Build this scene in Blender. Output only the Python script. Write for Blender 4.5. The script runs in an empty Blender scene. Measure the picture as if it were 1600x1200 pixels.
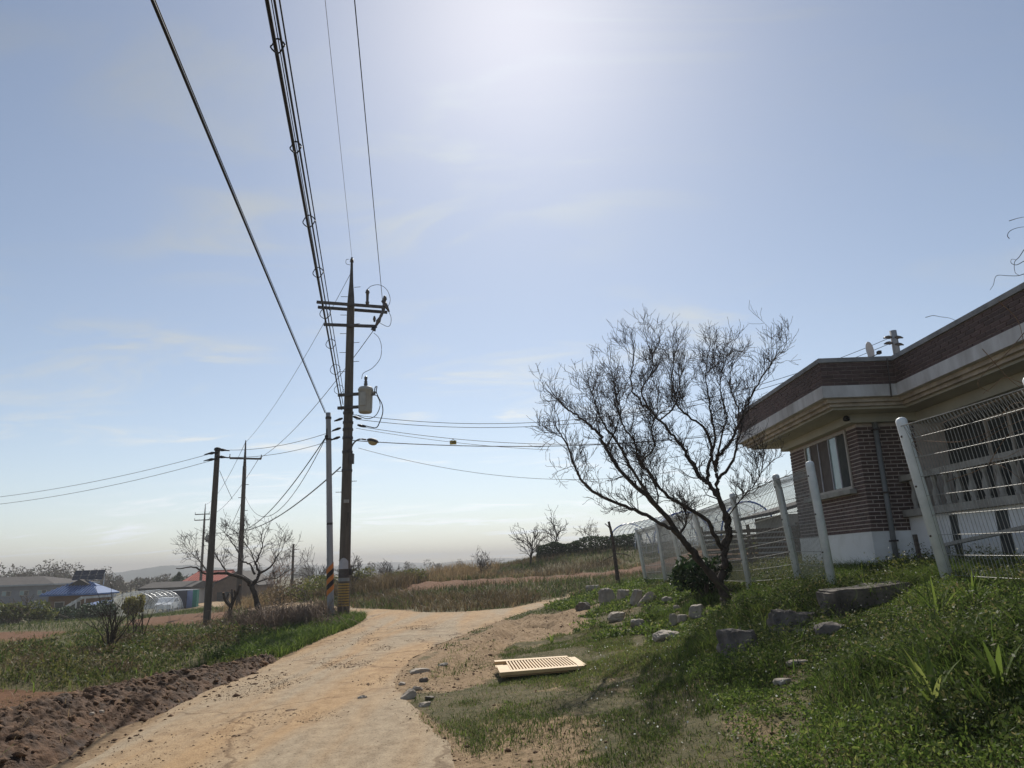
import bpy, bmesh, math, random
import numpy as np
from mathutils import Vector, Matrix

random.seed(7); RNG = np.random.default_rng(11)
SC = bpy.context.scene
COL = SC.collection
rad = math.radians

# ------------------------------------------------------------------ camera
F = 1109.0; PITCH = rad(14.2); ROLL = rad(2.0); H = 1.6
FW = np.array([0, math.cos(PITCH), math.sin(PITCH)])
_r = np.array([1., 0, 0]); _u = np.cross(_r, FW)
CR = math.cos(ROLL) * _r - math.sin(ROLL) * _u
CU = math.sin(ROLL) * _r + math.cos(ROLL) * _u
cam_d = bpy.data.cameras.new('camera'); cam = bpy.data.objects.new('camera', cam_d); COL.objects.link(cam)
cam_d.sensor_fit = 'HORIZONTAL'; cam_d.sensor_width = 36; cam_d.lens = F / 1600 * 36
cam_d.clip_start = 0.05; cam_d.clip_end = 9000
cam.matrix_world = Matrix(((CR[0], CU[0], -FW[0], 0), (CR[1], CU[1], -FW[1], 0), (CR[2], CU[2], -FW[2], H), (0, 0, 0, 1)))
SC.camera = cam

# ------------------------------------------------------------------ light
SUN_EL = rad(43.5); SUN_AZ = rad(1.8)          # azimuth from +Y towards +X
sun_dir = Vector((math.sin(SUN_AZ) * math.cos(SUN_EL), math.cos(SUN_AZ) * math.cos(SUN_EL), math.sin(SUN_EL)))
W = bpy.data.worlds.new('World'); SC.world = W; W.use_nodes = True
wn = W.node_tree.nodes; wl = W.node_tree.links
for n in list(wn): wn.remove(n)
wo = wn.new('ShaderNodeOutputWorld'); bg = wn.new('ShaderNodeBackground'); bg.inputs[1].default_value = 0.115
sky = wn.new('ShaderNodeTexSky'); sky.sky_type = 'NISHITA'; sky.sun_disc = False
sky.sun_elevation = SUN_EL; sky.sun_rotation = SUN_AZ
sky.air_density = 0.9; sky.dust_density = 0.34; sky.ozone_density = 0.35; sky.altitude = 0
# thin cirrus: noise on the sky plane, whitening the sky colour a little
tc = wn.new('ShaderNodeTexCoord'); sx = wn.new('ShaderNodeSeparateXYZ'); wl.new(tc.outputs['Generated'], sx.inputs[0])
def wmath(op, a, b=None):
    m = wn.new('ShaderNodeMath'); m.operation = op
    for i, v in enumerate((a, b)):
        if v is None: continue
        if isinstance(v, (int, float)): m.inputs[i].default_value = v
        else: wl.new(v, m.inputs[i])
    return m.outputs[0]
zz = wmath('ADD', wmath('MAXIMUM', sx.outputs[2], 0.0), 0.12)
cx = wn.new('ShaderNodeCombineXYZ'); wl.new(wmath('DIVIDE', sx.outputs[0], zz), cx.inputs[0]); wl.new(wmath('MULTIPLY', wmath('DIVIDE', sx.outputs[1], zz), 2.1), cx.inputs[1])
def wnoise(scale, detail, dist, lo, hi):
    nz = wn.new('ShaderNodeTexNoise'); nz.inputs['Scale'].default_value = scale; nz.inputs['Detail'].default_value = detail
    nz.inputs['Roughness'].default_value = 0.55; nz.inputs['Distortion'].default_value = dist; wl.new(cx.outputs[0], nz.inputs['Vector'])
    mr = wn.new('ShaderNodeMapRange'); mr.interpolation_type = 'SMOOTHSTEP'
    mr.inputs[1].default_value = lo; mr.inputs[2].default_value = hi; wl.new(nz.outputs[0], mr.inputs[0]); return mr.outputs[0]
cl = wmath('MULTIPLY', wnoise(1.3, 9, 1.6, 0.44, 0.78), wnoise(0.6, 2, 0.3, 0.42, 0.62))
cl = wmath('ADD', wmath('MULTIPLY', cl, 1.1), 0.22)      # cirrus streaks over a thin even veil
bw = wn.new('ShaderNodeRGBToBW'); wl.new(sky.outputs[0], bw.inputs[0])
cb = wn.new('ShaderNodeCombineXYZ')
for i, k in enumerate((1.12, 1.21, 1.28)): wl.new(wmath('MULTIPLY', bw.outputs[0], k), cb.inputs[i])
mx = wn.new('ShaderNodeMix'); mx.data_type = 'RGBA'; wl.new(cl, mx.inputs[0]); wl.new(sky.outputs[0], mx.inputs[6]); wl.new(cb.outputs[0], mx.inputs[7])
wl.new(mx.outputs[2], bg.inputs[0]); wl.new(bg.outputs[0], wo.inputs[0])
sl = bpy.data.lights.new('sun', 'SUN'); sl.energy = 5.0; sl.angle = rad(0.5); sl.color = (1.0, 0.94, 0.84)
so = bpy.data.objects.new('sun', sl); COL.objects.link(so)
so.rotation_euler = sun_dir.to_track_quat('Z', 'Y').to_euler()
SC.view_settings.view_transform = 'Standard'; SC.view_settings.look = 'None'; SC.view_settings.exposure = 0.0; SC.view_settings.gamma = 1.0
SC.view_settings.use_curve_mapping = False
SC.cycles.max_bounces = 8; SC.cycles.transparent_max_bounces = 24; SC.cycles.volume_bounces = 0

# ------------------------------------------------------------------ pixel helpers (photo pixels, 1600x1200)
CAM = np.array([0, 0, H])
def ray(px, py): return FW + CR * (px - 800) / F - CU * (py - 600) / F
def gz(px, py, z=0.0):
    d = ray(px, py); return CAM + d * ((z - H) / d[2])
def aty(px, py, y):
    d = ray(px, py); return CAM + d * (y / d[1])
def atx(px, py, x):
    d = ray(px, py); return CAM + d * (x / d[0])

# ------------------------------------------------------------------ noise
_tab = np.random.default_rng(5).random((256, 256))
def vn(x, y, s=1.0, seed=0):
    x = np.asarray(x, float) / s + seed * 17.31; y = np.asarray(y, float) / s + seed * 9.77
    xi = np.floor(x).astype(int); yi = np.floor(y).astype(int); fx = x - xi; fy = y - yi
    fx = fx * fx * (3 - 2 * fx); fy = fy * fy * (3 - 2 * fy)
    g = lambda a, b: _tab[a % 256, b % 256]
    return (g(xi, yi) * (1 - fx) + g(xi + 1, yi) * fx) * (1 - fy) + (g(xi, yi + 1) * (1 - fx) + g(xi + 1, yi + 1) * fx) * fy
def fbm(x, y, s, o=4, seed=0):
    a = 0; t = 0; w = 1
    for k in range(o):
        a = a + w * vn(x, y, s / 2 ** k, seed + k); t += w; w *= 0.5
    return a / t
def sstep(a, b, x):
    t = np.clip((x - a) / (b - a), 0, 1); return t * t * (3 - 2 * t)

def spline(pts, n=6):
    """Catmull-Rom through pts"""
    P = np.array(pts, float); P = np.vstack([2 * P[0] - P[1], P, 2 * P[-1] - P[-2]]); o = []
    for i in range(1, len(P) - 2):
        for t in np.linspace(0, 1, n, endpoint=False):
            o.append(.5 * (2 * P[i] + (P[i + 1] - P[i - 1]) * t + (2 * P[i - 1] - 5 * P[i] + 4 * P[i + 1] - P[i + 2]) * t * t + (3 * P[i] - 3 * P[i + 1] + P[i + 2] - P[i - 1]) * t ** 3))
    o.append(P[-2]); return np.array(o)

# ------------------------------------------------------------------ terrain heights: measured control points
CP = np.array([
 # road and junction
 (-3.5, 1, 0), (-2, 1, 0), (0, 1, 0), (-4, 7, 0), (-2, 7, 0), (-.6, 7, 0), (-4.4, 11, 0), (-3, 11, 0), (-1.8, 11.3, 0), (-4.8, 18, 0), (-3, 18, 0), (-1.6, 17, 0),
 (-5.9, 24.6, 0), (-4, 24, 0), (-2, 22, 0), (-2, 25, 0), (0, 27, .04), (1.6, 29.3, .1), (2.3, 31, .14), (-6, 30, 0), (-8, 31, -.08), (-10, 35, -.2), (-13.6, 42, -.35), (-16.5, 50, -.55), (-32, 80, -1.5), (-48, 112, -2.0),
 # right bank up to the fence and the house yard
 (.4, 6, .08), (.3, 10.5, .1), (.3, 12, .1), (-.2, 18, .04), (1.6, 4.7, .33), (2.5, 4, .5), (3.3, 5, .88), (4.6, 6.5, 1.14), (4.7, 8.2, 1.15), (4.5, 10.7, 1.03), (4.7, 12.6, 1.05), (4.6, 14.7, .95), (4.5, 17.5, .92), (4.4, 20, .87), (4.4, 22.6, .85), (4.2, 25, .79),
 (2.9, 9.7, .48), (4.3, 9.5, .88), (3.2, 8.8, .66), (3.6, 12.9, .55), (1.8, 21.3, .27), (3, 17, .5), (1.5, 14, .2), (1.2, 9, .18), (2, 7, .35), (1.2, 24.5, .22), (3.75, 28, .74), (6, 28, .88), (6.3, 13, 1.2), (6.3, 17, 1.15), (6.5, 9, 1.25), (9, 10, 1.3), (7, 5, 1.3), (5, 2, 1.1), (3, 1, .6), (12, 15, 1.3), (10, 24, 1.05), (15, 30, 1.2), (20, 10, 1.4),
 # bank behind the junction, red field, mound
 (-6.5, 33, .1), (-1.5, 27.2, .06), (1, 30.5, .2), (3.5, 32, .5), (-9, 41, .45), (-4, 38.5, .6), (0, 37, .66), (6, 37, .85), (12, 38, 1.2), (-8, 47, .55), (0, 46, .75), (7, 46, 1.0), (11, 45, 2.0), (16, 44, 2.1), (-3, 55, .9), (0, 51, 1.0), (3, 55, 2.1), (8, 55, 2.5), (14, 55, 2.6), (22, 56, 2.5), (8, 49, 1.2), (3, 48.6, .9), (16, 49, 2.4), (8, 72, 2.3), (-10, 60, .6), (-16, 62, .3), (20, 40, 1.7),
 # left: verge, soil strip, grass bank, lower fields
 (-5.6, 8, -.04), (-4.9, 13.6, -.04), (-6.8, 12.2, -.2), (-8, 11.6, -.25), (-8.4, 13.6, -.3), (-9.3, 14.8, 0), (-6.6, 14.8, -.15), (-7.0, 17, .0), (-9.3, 19.3, .03), (-13, 16, .05), (-11, 11, -.3), (-8, 7, -.2), (-7, 3, -.2), (-6.1, 20.8, 0), (-7.5, 24, -.05),
 (-20.7, 31, -.8), (-33, 50, -1.2), (-17.6, 31, -.5), (-17.4, 37, -.9), (-25, 53, -1.2), (-12.7, 30, -.65), (-10, 28.6, -.25), (-12, 31, -.5), (-11.7, 21.4, -.2), (-12.5, 24.4, -.35), (-16, 22, -.5), (-30, 30, -1.2), (-22, 18, -.8), (-18, 56, -.6), (-22, 62, -.9),
 (-45, 75, -2.8), (-38, 75, -2.4), (-40, 85, -2.2), (-45, 110, -2.2), (-80, 120, -3.2), (-34, 66, -2), (-60, 60, -2.8),
 (-100, 60, -3), (-100, 20, -2.5), (-60, 20, -2), (-120, 150, -3), (-60, 180, -2.5), (0, 140, 0), (0, 260, -2), (200, 260, 0), (-200, 260, -3), (100, 60, 2), (60, 20, 1.6), (50, -30, 1.2), (0, -30, 0), (-50, -30, -1.2), (200, -60, 1), (-200, -60, -3), (40, 100, 1.6)], float)
_d = np.hypot(CP[:, None, 0] - CP[None, :, 0], CP[:, None, 1] - CP[None, :, 1])
_n = len(CP); _A = np.zeros((_n + 1, _n + 1)); _A[:_n, :_n] = -_d - 0.02 * np.eye(_n); _A[:_n, _n] = 1; _A[_n, :_n] = 1
_cw = np.linalg.solve(_A, np.append(CP[:, 2], 0))
def T(x, y):
    x = np.asarray(x, float); y = np.asarray(y, float); sh = x.shape; xf = x.ravel(); yf = y.ravel(); o = np.empty(len(xf))
    for i in range(0, len(xf), 40000):
        d = np.hypot(xf[i:i + 40000, None] - CP[None, :, 0], yf[i:i + 40000, None] - CP[None, :, 1])
        o[i:i + 40000] = -d @ _cw[:_n] + _cw[_n]
    b = sstep(170, 330, np.hypot(xf, yf))
    return (o * (1 - b) - 2.6 * b).reshape(sh)
def hit(px, py, y0=3.0, y1=160.0):
    """where the ray through a photo pixel meets the ground"""
    d = ray(px, py); d = d / d[1]; ys = np.concatenate([np.arange(y0, 60, .04), np.arange(60, y1, .3)])
    P = CAM[None] + d[None] * ys[:, None]
    below = np.nonzero(P[:, 2] <= T(P[:, 0], P[:, 1]))[0]
    return P[below[0]] if len(below) else P[-1]

# ------------------------------------------------------------------ road outline (world, from photo pixels on level ground)
def g2(px, py, z=0.0): p = gz(px, py, z); return (p[0], p[1])
ROAD = [(0.35, 1.0)] + [g2(*p) for p in [(725, 1200), (668, 1130), (622, 1085), (612, 1062), (640, 1030), (700, 1000), (760, 980), (830, 960)]] + [(1.9, 28.2), (3.2, 31.8), (2.6, 32.4), (1.2, 29.9)] + \
       [g2(*p) for p in [(820, 950), (740, 957), (660, 958), (610, 953)]] + [(-7.0, 31.2), (-9.2, 35.2), (-12.6, 42), (-15.6, 50), (-30.5, 80), (-47, 112), (-50, 112), (-34, 80), (-18.6, 50), (-15.2, 42), (-11.4, 35.5), (-8.9, 31.0), (-6.9, 27.8), (-5.3, 25.8)] + \
       [g2(*p) for p in [(574, 966), (560, 977), (500, 1001), (420, 1032), (330, 1072), (235, 1126), (125, 1200)]] + [(-3.55, 4), (-3.3, 1.0)]
ROAD = np.array(ROAD)
def smooth_poly(P, it=2):
    for _ in range(it):
        Q = np.roll(P, -1, 0); P = np.stack([P * .75 + Q * .25, P * .25 + Q * .75], 1).reshape(-1, 2)
    return P
ROADP = smooth_poly(ROAD, 2)
def poly_sd(x, y, P):
    """signed distance (positive inside) and closest boundary point"""
    x = np.ravel(x); y = np.ravel(y); A = P; B = np.roll(P, -1, 0)
    best = np.full(len(x), 1e9); bx = np.zeros(len(x)); by = np.zeros(len(x)); ins = np.zeros(len(x), bool)
    for (ax, ay), (cx_, cy_) in zip(A, B):
        dx, dy = cx_ - ax, cy_ - ay; t = np.clip(((x - ax) * dx + (y - ay) * dy) / (dx * dx + dy * dy + 1e-12), 0, 1)
        qx, qy = ax + t * dx, ay + t * dy; d = np.hypot(x - qx, y - qy); m = d < best
        best[m] = d[m]; bx[m] = qx[m]; by[m] = qy[m]
        c = ((ay > y) != (cy_ > y)); xi = ax + (y - ay) * dx / (dy if abs(dy) > 1e-12 else 1e-12); ins ^= c & (x < xi)
    return np.where(ins, best, -best), bx, by
def road_sd(x, y):
    sh = np.shape(x); x = np.ravel(np.asarray(x, float)); y = np.ravel(np.asarray(y, float))
    o = np.full(len(x), -9.0); m = (x > -54) & (x < 6) & (y > -3) & (y < 116)
    if m.any(): o[m] = poly_sd(x[m], y[m], ROADP)[0]
    return o.reshape(sh)
# ground kinds (what lies on the surface, by place)
RUTS = [spline([gz(*p, .04) for p in l], 6)[:, :2] for l in ([(668, 1045), (715, 1010), (770, 985), (830, 972), (880, 978), (918, 1000)], [(690, 1050), (745, 1012), (800, 990), (850, 985), (905, 1005)], [(640, 1050), (690, 1012), (750, 985), (820, 964), (870, 955)], [(775, 1020), (800, 990), (812, 966)])]
def ruts(x, y):
    sh = np.shape(x); x = np.ravel(np.asarray(x, float)); y = np.ravel(np.asarray(y, float)); o = np.zeros(len(x)); m = (x > -2.5) & (x < 3.2) & (y > 10.5) & (y < 24)
    if m.any():
        xm, ym = x[m], y[m]; acc = np.zeros(m.sum())
        for P in RUTS:
            d = np.full(m.sum(), 9.0)
            for a, b in zip(P[:-1], P[1:]):
                v = b - a; t = np.clip(((xm - a[0]) * v[0] + (ym - a[1]) * v[1]) / (v @ v), 0, 1); d = np.minimum(d, np.hypot(xm - a[0] - t * v[0], ym - a[1] - t * v[1]))
            d = d * (.7 + .6 * vn(xm, ym, .5, 61)); acc += -.085 * np.exp(-(d / .15) ** 2) + .05 * np.exp(-((d - .30) / .13) ** 2)
        o[m] = acc
    return o.reshape(sh)
def kinds(x, y):
    """returns red soil, grass, tan mud weights"""
    sd = road_sd(x, y); n1 = fbm(x, y, 2.2, 4, 1); n2 = fbm(x, y, .7, 3, 5)
    w = (n1 - .5) * 2.2 + (n2 - .5) * .9
    tan = sstep(-.42, .05, sd + w * .4)                                     # dusty shoulder
    e = 1 - np.hypot((x - .35 - (y - 18) * .12) / 1.7, (y - 18.2) / 3.6); tan = np.maximum(tan, sstep(-.05, .35, e + w * .35))     # muddy wheel-worn corner
    e = 1 - np.hypot((x + 1.0) / .9, (y - 12.5) / 4.5); tan = np.maximum(tan, .9 * sstep(0, .4, e + w * .3))
    e = 1 - np.hypot((x - .1) / .9, (y - 6.4) / 2.6); tan = np.maximum(tan, .62 * sstep(0, .6, e + w * .6))
    tan = np.maximum(tan, .5 * sstep(.58, .78, n2) * (x > -1) * (x < 3.4) * (y < 22))
    f1 = sstep(-.3, .3, np.minimum(np.minimum(y - 37.2 - .1 * x, 46.6 - y), np.minimum(x + 8, 28 - x)) * .8 + w * .5)
    f2 = sstep(-.15, .3, 1 - np.hypot((x + 25.5 + (y - 35) * .6) / 5.5, (y - 35) / 8) + w * .12)
    f3 = sstep(-.1, .25, 1 - np.hypot((x + 19.8 + (y - 43) * .42) / 3.6, (y - 43) / 9.5) + w * .1)
    f4 = sstep(-.3, .3, np.minimum(np.minimum(-5.2 - x, y + 2), 13.2 + .12 * (-x - 8) - y) + w * .5)
    red = np.clip(f1 + f2 + f3 + f4, 0, 1) * (1 - tan)
    gr = np.clip(1 - red - tan, 0, 1)
    return red, gr, tan, sd

# ------------------------------------------------------------------ materials
def mat(name, col, col2=None, rough=.85, scale=6.0, detail=4, bump=0.0, bscale=None, metal=0.0, spec=.3, transl=0.0, lo=.35, hi=.65, coord='Object', stretch=None):
    m = bpy.data.materials.new(name); m.use_nodes = True; N = m.node_tree.nodes; L = m.node_tree.links; b = N['Principled BSDF']
    b.inputs['Roughness'].default_value = rough; b.inputs['Metallic'].default_value = metal; b.inputs['Specular IOR Level'].default_value = spec
    t = N.new('ShaderNodeTexCoord'); src = t.outputs[coord]
    if stretch:
        mp = N.new('ShaderNodeMapping'); mp.inputs['Scale'].default_value = stretch; L.new(src, mp.inputs[0]); src = mp.outputs[0]
    nz = N.new('ShaderNodeTexNoise'); nz.inputs['Scale'].default_value = scale; nz.inputs['Detail'].default_value = detail; nz.inputs['Roughness'].default_value = .6; L.new(src, nz.inputs['Vector'])
    cr = N.new('ShaderNodeValToRGB'); cr.color_ramp.elements[0].position = lo; cr.color_ramp.elements[1].position = hi
    c2 = col2 if col2 else tuple(c * .72 for c in col)
    cr.color_ramp.elements[0].color = (*c2, 1); cr.color_ramp.elements[1].color = (*col, 1); L.new(nz.outputs[0], cr.inputs[0])
    L.new(cr.outputs[0], b.inputs['Base Color'])
    if bump:
        n2 = N.new('ShaderNodeTexNoise'); n2.inputs['Scale'].default_value = bscale or scale * 6; n2.inputs['Detail'].default_value = 5; L.new(src, n2.inputs['Vector'])
        bp = N.new('ShaderNodeBump'); bp.inputs['Strength'].default_value = bump; bp.inputs['Distance'].default_value = .02; L.new(n2.outputs[0], bp.inputs['Height']); L.new(bp.outputs[0], b.inputs['Normal'])
    if transl:
        tr = N.new('ShaderNodeBsdfTranslucent'); L.new(cr.outputs[0], tr.inputs[0]); ms = N.new('ShaderNodeMixShader'); ms.inputs[0].default_value = transl
        L.new(b.outputs[0], ms.inputs[1]); L.new(tr.outputs[0], ms.inputs[2]); L.new(ms.outputs[0], N['Material Output'].inputs[0])
    return m
def leafmat(name, stops, transl=.45, rough=.6):
    """blade/leaf material: colour by a per-blade random attribute"""
    m = bpy.data.materials.new(name); m.use_nodes = True; N = m.node_tree.nodes; L = m.node_tree.links; b = N['Principled BSDF']
    at = N.new('ShaderNodeAttribute'); at.attribute_name = 'rnd'; cr = N.new('ShaderNodeValToRGB'); el = cr.color_ramp.elements
    while len(el) < len(stops): el.new(.5)
    for e, (p, c) in zip(el, stops): e.position = p; e.color = (*c, 1)
    L.new(at.outputs['Fac'], cr.inputs[0]); L.new(cr.outputs[0], b.inputs['Base Color']); b.inputs['Roughness'].default_value = rough; b.inputs['Specular IOR Level'].default_value = .25
    tr = N.new('ShaderNodeBsdfTranslucent'); L.new(cr.outputs[0], tr.inputs[0]); ms = N.new('ShaderNodeMixShader'); ms.inputs[0].default_value = transl
    L.new(b.outputs[0], ms.inputs[1]); L.new(tr.outputs[0], ms.inputs[2]); L.new(ms.outputs[0], N['Material Output'].inputs[0]); return m
M = {}
M['bark'] = mat('bark', (.085, .065, .052), (.035, .027, .022), scale=9, bump=.6, bscale=40)
M['twig'] = mat('twig', (.075, .06, .055), (.05, .04, .036), scale=3)
M['bark_pale'] = mat('bark_pale', (.16, .12, .09), (.08, .06, .045), scale=8, bump=.4)
M['pole'] = mat('pole_concrete', (.125, .105, .088), (.075, .062, .052), scale=3, bump=.15, stretch=(3, 3, .4))
M['pole_pale'] = mat('pole_pale', (.34, .34, .35), (.26, .26, .27), scale=3, bump=.1, stretch=(3, 3, .4))
M['steel_dark'] = mat('steel_dark', (.10, .09, .085), (.06, .05, .05), rough=.6, metal=.4)
M['black'] = mat('rubber_black', (.018, .018, .02), (.012, .012, .014), rough=.55)
M['porcelain'] = mat('porcelain', (.10, .08, .07), (.05, .04, .035), rough=.3, spec=.5)
M['trafo'] = mat('transformer_paint', (.42, .41, .37), (.34, .33, .30), scale=5, rough=.5, bump=.05)
M['lampglass'] = mat('lamp_glass', (.45, .36, .18), (.32, .25, .12), rough=.25)
M['orange'] = mat('orange_film', (.62, .20, .04), (.5, .15, .03), rough=.5)
M['yellow'] = mat('yellow_film', (.42, .27, .07), (.30, .19, .06), rough=.5, scale=30)
M['plate'] = mat('plate_white', (.42, .42, .46), (.36, .36, .40), rough=.5)
M['white_paint'] = mat('fence_paint', (.84, .87, .88), (.68, .72, .74), scale=5, rough=.5, bump=.05)
M['wire'] = mat('fence_wire', (.42, .42, .40), (.28, .27, .25), rough=.6, metal=.1, scale=12)
M['wood_dark'] = mat('weathered_boards', (.13, .105, .085), (.07, .057, .047), scale=5, stretch=(1, 1, 8))
M['brick'] = mat('brown_brick', (.135, .075, .062), (.075, .043, .037), scale=3.1, rough=.8, bump=.2, coord='Generated')
def brick_mat():
    m = bpy.data.materials.new('brick_single'); m.use_nodes = True; N = m.node_tree.nodes; L = m.node_tree.links; b = N['Principled BSDF']; b.inputs['Roughness'].default_value = .8; b.inputs['Specular IOR Level'].default_value = .3
    oi = N.new('ShaderNodeObjectInfo'); cr = N.new('ShaderNodeValToRGB'); cr.color_ramp.elements[0].color = (.10, .068, .062, 1); cr.color_ramp.elements[1].color = (.155, .10, .09, 1); L.new(oi.outputs['Random'], cr.inputs[0])
    t = N.new('ShaderNodeTexCoord'); nz = N.new('ShaderNodeTexNoise'); nz.inputs['Scale'].default_value = 9; nz.inputs['Detail'].default_value = 5; L.new(t.outputs['Object'], nz.inputs[0])
    mx = N.new('ShaderNodeMix'); mx.data_type = 'RGBA'; mx.blend_type = 'MULTIPLY'; mx.inputs[0].default_value = .4; L.new(cr.outputs[0], mx.inputs[6]); L.new(nz.outputs[0], mx.inputs[7]); L.new(mx.outputs[2], b.inputs['Base Color']); return m
M['brick'] = brick_mat(); M['mortar_dark'] = mat('mortar_dark', (.24, .19, .17), (.17, .135, .12), scale=10, bump=.3)
M['brick_joined'] = mat('brown_brick_wall', (.15, .096, .086), (.095, .064, .058), scale=4.5, rough=.8, bump=.2)
M['mortar'] = mat('mortar', (.60, .52, .47), (.48, .41, .37), scale=10, bump=.3)
M['plinth'] = mat('plinth_white', (.86, .86, .85), (.72, .72, .69), scale=2.2, detail=7, bump=.1, lo=.25, hi=.55)
M['eave_white'] = mat('eave_white', (.74, .73, .72), (.46, .44, .42), scale=2.6, detail=7, stretch=(1, 1, .3), bump=.1)
M['eave_cream'] = mat('eave_cream', (.62, .55, .46), (.36, .31, .26), scale=3, detail=7, bump=.1)
M['soffit'] = mat('soffit_cream', (.52, .50, .42), (.42, .41, .35), scale=1.5)
M['cap'] = mat('parapet_cap', (.34, .34, .34), (.2, .2, .2), scale=5, detail=6)
M['glass'] = mat('window_glass', (.05, .06, .06), (.04, .05, .05), rough=.08, spec=.6)
M['glass_pale'] = mat('window_glass_pale', (.25, .36, .37), (.2, .3, .31), rough=.15, spec=.6)
M['frame'] = mat('window_frame', (.45, .40, .34), (.38, .33, .28), rough=.5)
M['curtain'] = mat('dark_screen', (.11, .085, .07), (.08, .06, .05), rough=.7)
M['pipe'] = mat('downpipe_grey', (.24, .25, .26), (.19, .2, .2), rough=.5)
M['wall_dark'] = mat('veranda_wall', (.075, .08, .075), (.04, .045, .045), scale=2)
M['concrete'] = mat('concrete', (.42, .40, .36), (.28, .26, .23), scale=4, detail=7, bump=.25)
M['dish'] = mat('dish_grey', (.5, .45, .43), (.42, .38, .36), rough=.5)
M['pallet'] = mat('pallet_plastic', (.62, .43, .21), (.50, .33, .16), scale=4, rough=.55)
M['rock'] = mat('rock_grey', (.44, .385, .32), (.2, .175, .15), scale=3.5, detail=8, bump=.7, bscale=14)
M['rock_dark'] = mat('rock_dark', (.20, .17, .145), (.07, .06, .052), scale=3, detail=8, bump=.8, bscale=12)
M['rock_warm'] = mat('rock_warm', (.46, .39, .31), (.25, .21, .17), scale=4, detail=8, bump=.6, bscale=14)
M['soil_dark'] = mat('berm_soil', (.135, .067, .030), (.036, .019, .010), scale=4.5, detail=10, bump=1.0, bscale=34, lo=.36, hi=.7)
M['clod'] = mat('soil_clod', (.20, .11, .055), (.085, .047, .026), scale=14, detail=6, bump=.8)
M['gravel'] = mat('gravel', (.27, .18, .105), (.13, .085, .05), scale=1.7, detail=2)
M['roof_blue'] = mat('roof_blue', (.085, .16, .33), (.06, .11, .25), scale=1.2, rough=.7)
M['roof_red'] = mat('roof_red', (.42, .09, .055), (.33, .07, .045), scale=.8, rough=.6)
M['roof_grey'] = mat('roof_grey', (.34, .36, .38), (.27, .29, .31), scale=.8, rough=.5)
M['roof_dark'] = mat('roof_dark', (.07, .06, .055), (.045, .04, .037), scale=1)
M['wall_brown'] = mat('wall_brown', (.20, .12, .07), (.14, .085, .05), scale=1.5, detail=6)
M['wall_grey'] = mat('wall_grey', (.20, .21, .23), (.155, .16, .175), scale=.6)
M['wall_pale'] = mat('wall_pale', (.36, .35, .33), (.27, .26, .25), scale=.8, detail=6)
M['solar'] = mat('solar_cell', (.025, .03, .05), (.018, .02, .035), rough=.2, spec=.6, scale=2)
M['alu'] = mat('aluminium', (.55, .56, .58), (.45, .46, .47), rough=.4, metal=.6)
M['tarp'] = mat('blue_tarp', (.18, .24, .42), (.13, .18, .33), rough=.5, scale=2)
M['navy'] = mat('navy_sheet', (.045, .05, .075), (.03, .035, .055), rough=.5, scale=1)
M['green_sheet'] = mat('green_sheet', (.03, .25, .19), (.02, .18, .14), rough=.5)
M['car_white'] = mat('car_white', (.68, .69, .70), (.62, .63, .64), rough=.25, spec=.5)
M['bluepipe'] = mat('blue_vinyl_strip', (.05, .16, .52), (.04, .13, .42), rough=.35)
M['tyre'] = mat('tyre', (.02, .02, .02))
M['cable_grey'] = mat('cable_grey', (.10, .10, .11), (.08, .08, .09), rough=.5)
M['steel_wire'] = mat('steel_wire', (.30, .30, .32), (.25, .25, .27), rough=.4, metal=.5)
M['hill'] = mat('hill_wood_haze_tint', (.05, .075, .085), (.035, .05, .055), scale=.02, detail=8, coord='Object')  # wooded slopes, with the blue of distant haze mixed into the colour
M['tagyellow'] = mat('tag_yellow', (.55, .42, .08), (.45, .34, .06))
M['vine'] = mat('vine_dry', (.30, .19, .12), (.2, .125, .08))
def vinyl_mat():
    m = bpy.data.materials.new('greenhouse_film'); m.use_nodes = True; N = m.node_tree.nodes; L = m.node_tree.links; b = N['Principled BSDF']
    b.inputs['Base Color'].default_value = (.75, .77, .78, 1); b.inputs['Roughness'].default_value = .25
    tr = N.new('ShaderNodeBsdfTransparent'); tr.inputs[0].default_value = (.93, .95, .96, 1); tl = N.new('ShaderNodeBsdfTranslucent'); tl.inputs[0].default_value = (.8, .82, .82, 1)
    a = N.new('ShaderNodeMixShader'); a.inputs[0].default_value = .4; L.new(b.outputs[0], a.inputs[1]); L.new(tl.outputs[0], a.inputs[2])
    t = N.new('ShaderNodeTexCoord'); nz = N.new('ShaderNodeTexNoise'); nz.inputs['Scale'].default_value = 1.4; nz.inputs['Detail'].default_value = 5; L.new(t.outputs['Object'], nz.inputs[0])
    mr = N.new('ShaderNodeMapRange'); mr.inputs[1].default_value = .3; mr.inputs[2].default_value = .7; mr.inputs[3].default_value = .62; mr.inputs[4].default_value = .93; L.new(nz.outputs[0], mr.inputs[0])
    ms = N.new('ShaderNodeMixShader'); L.new(mr.outputs[0], ms.inputs[0]); L.new(a.outputs[0], ms.inputs[1]); L.new(tr.outputs[0], ms.inputs[2]); L.new(ms.outputs[0], N['Material Output'].inputs[0]); return m
M['film'] = vinyl_mat()
GREEN = [(0, (.035, .052, .016)), (.45, (.068, .098, .026)), (.8, (.12, .145, .045)), (1, (.26, .21, .10))]
TURF = [(0, (.06, .08, .024)), (.4, (.11, .135, .04)), (.72, (.18, .18, .065)), (1, (.33, .26, .14))]
LUSH = [(0, (.042, .07, .016)), (.5, (.09, .14, .028)), (.85, (.165, .22, .045)), (1, (.27, .28, .09))]
DRY = [(0, (.16, .115, .06)), (.5, (.27, .19, .10)), (.85, (.38, .28, .16)), (1, (.13, .16, .05))]
BROWN = [(0, (.075, .058, .03)), (.6, (.165, .12, .065)), (1, (.28, .215, .12))]
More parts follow.
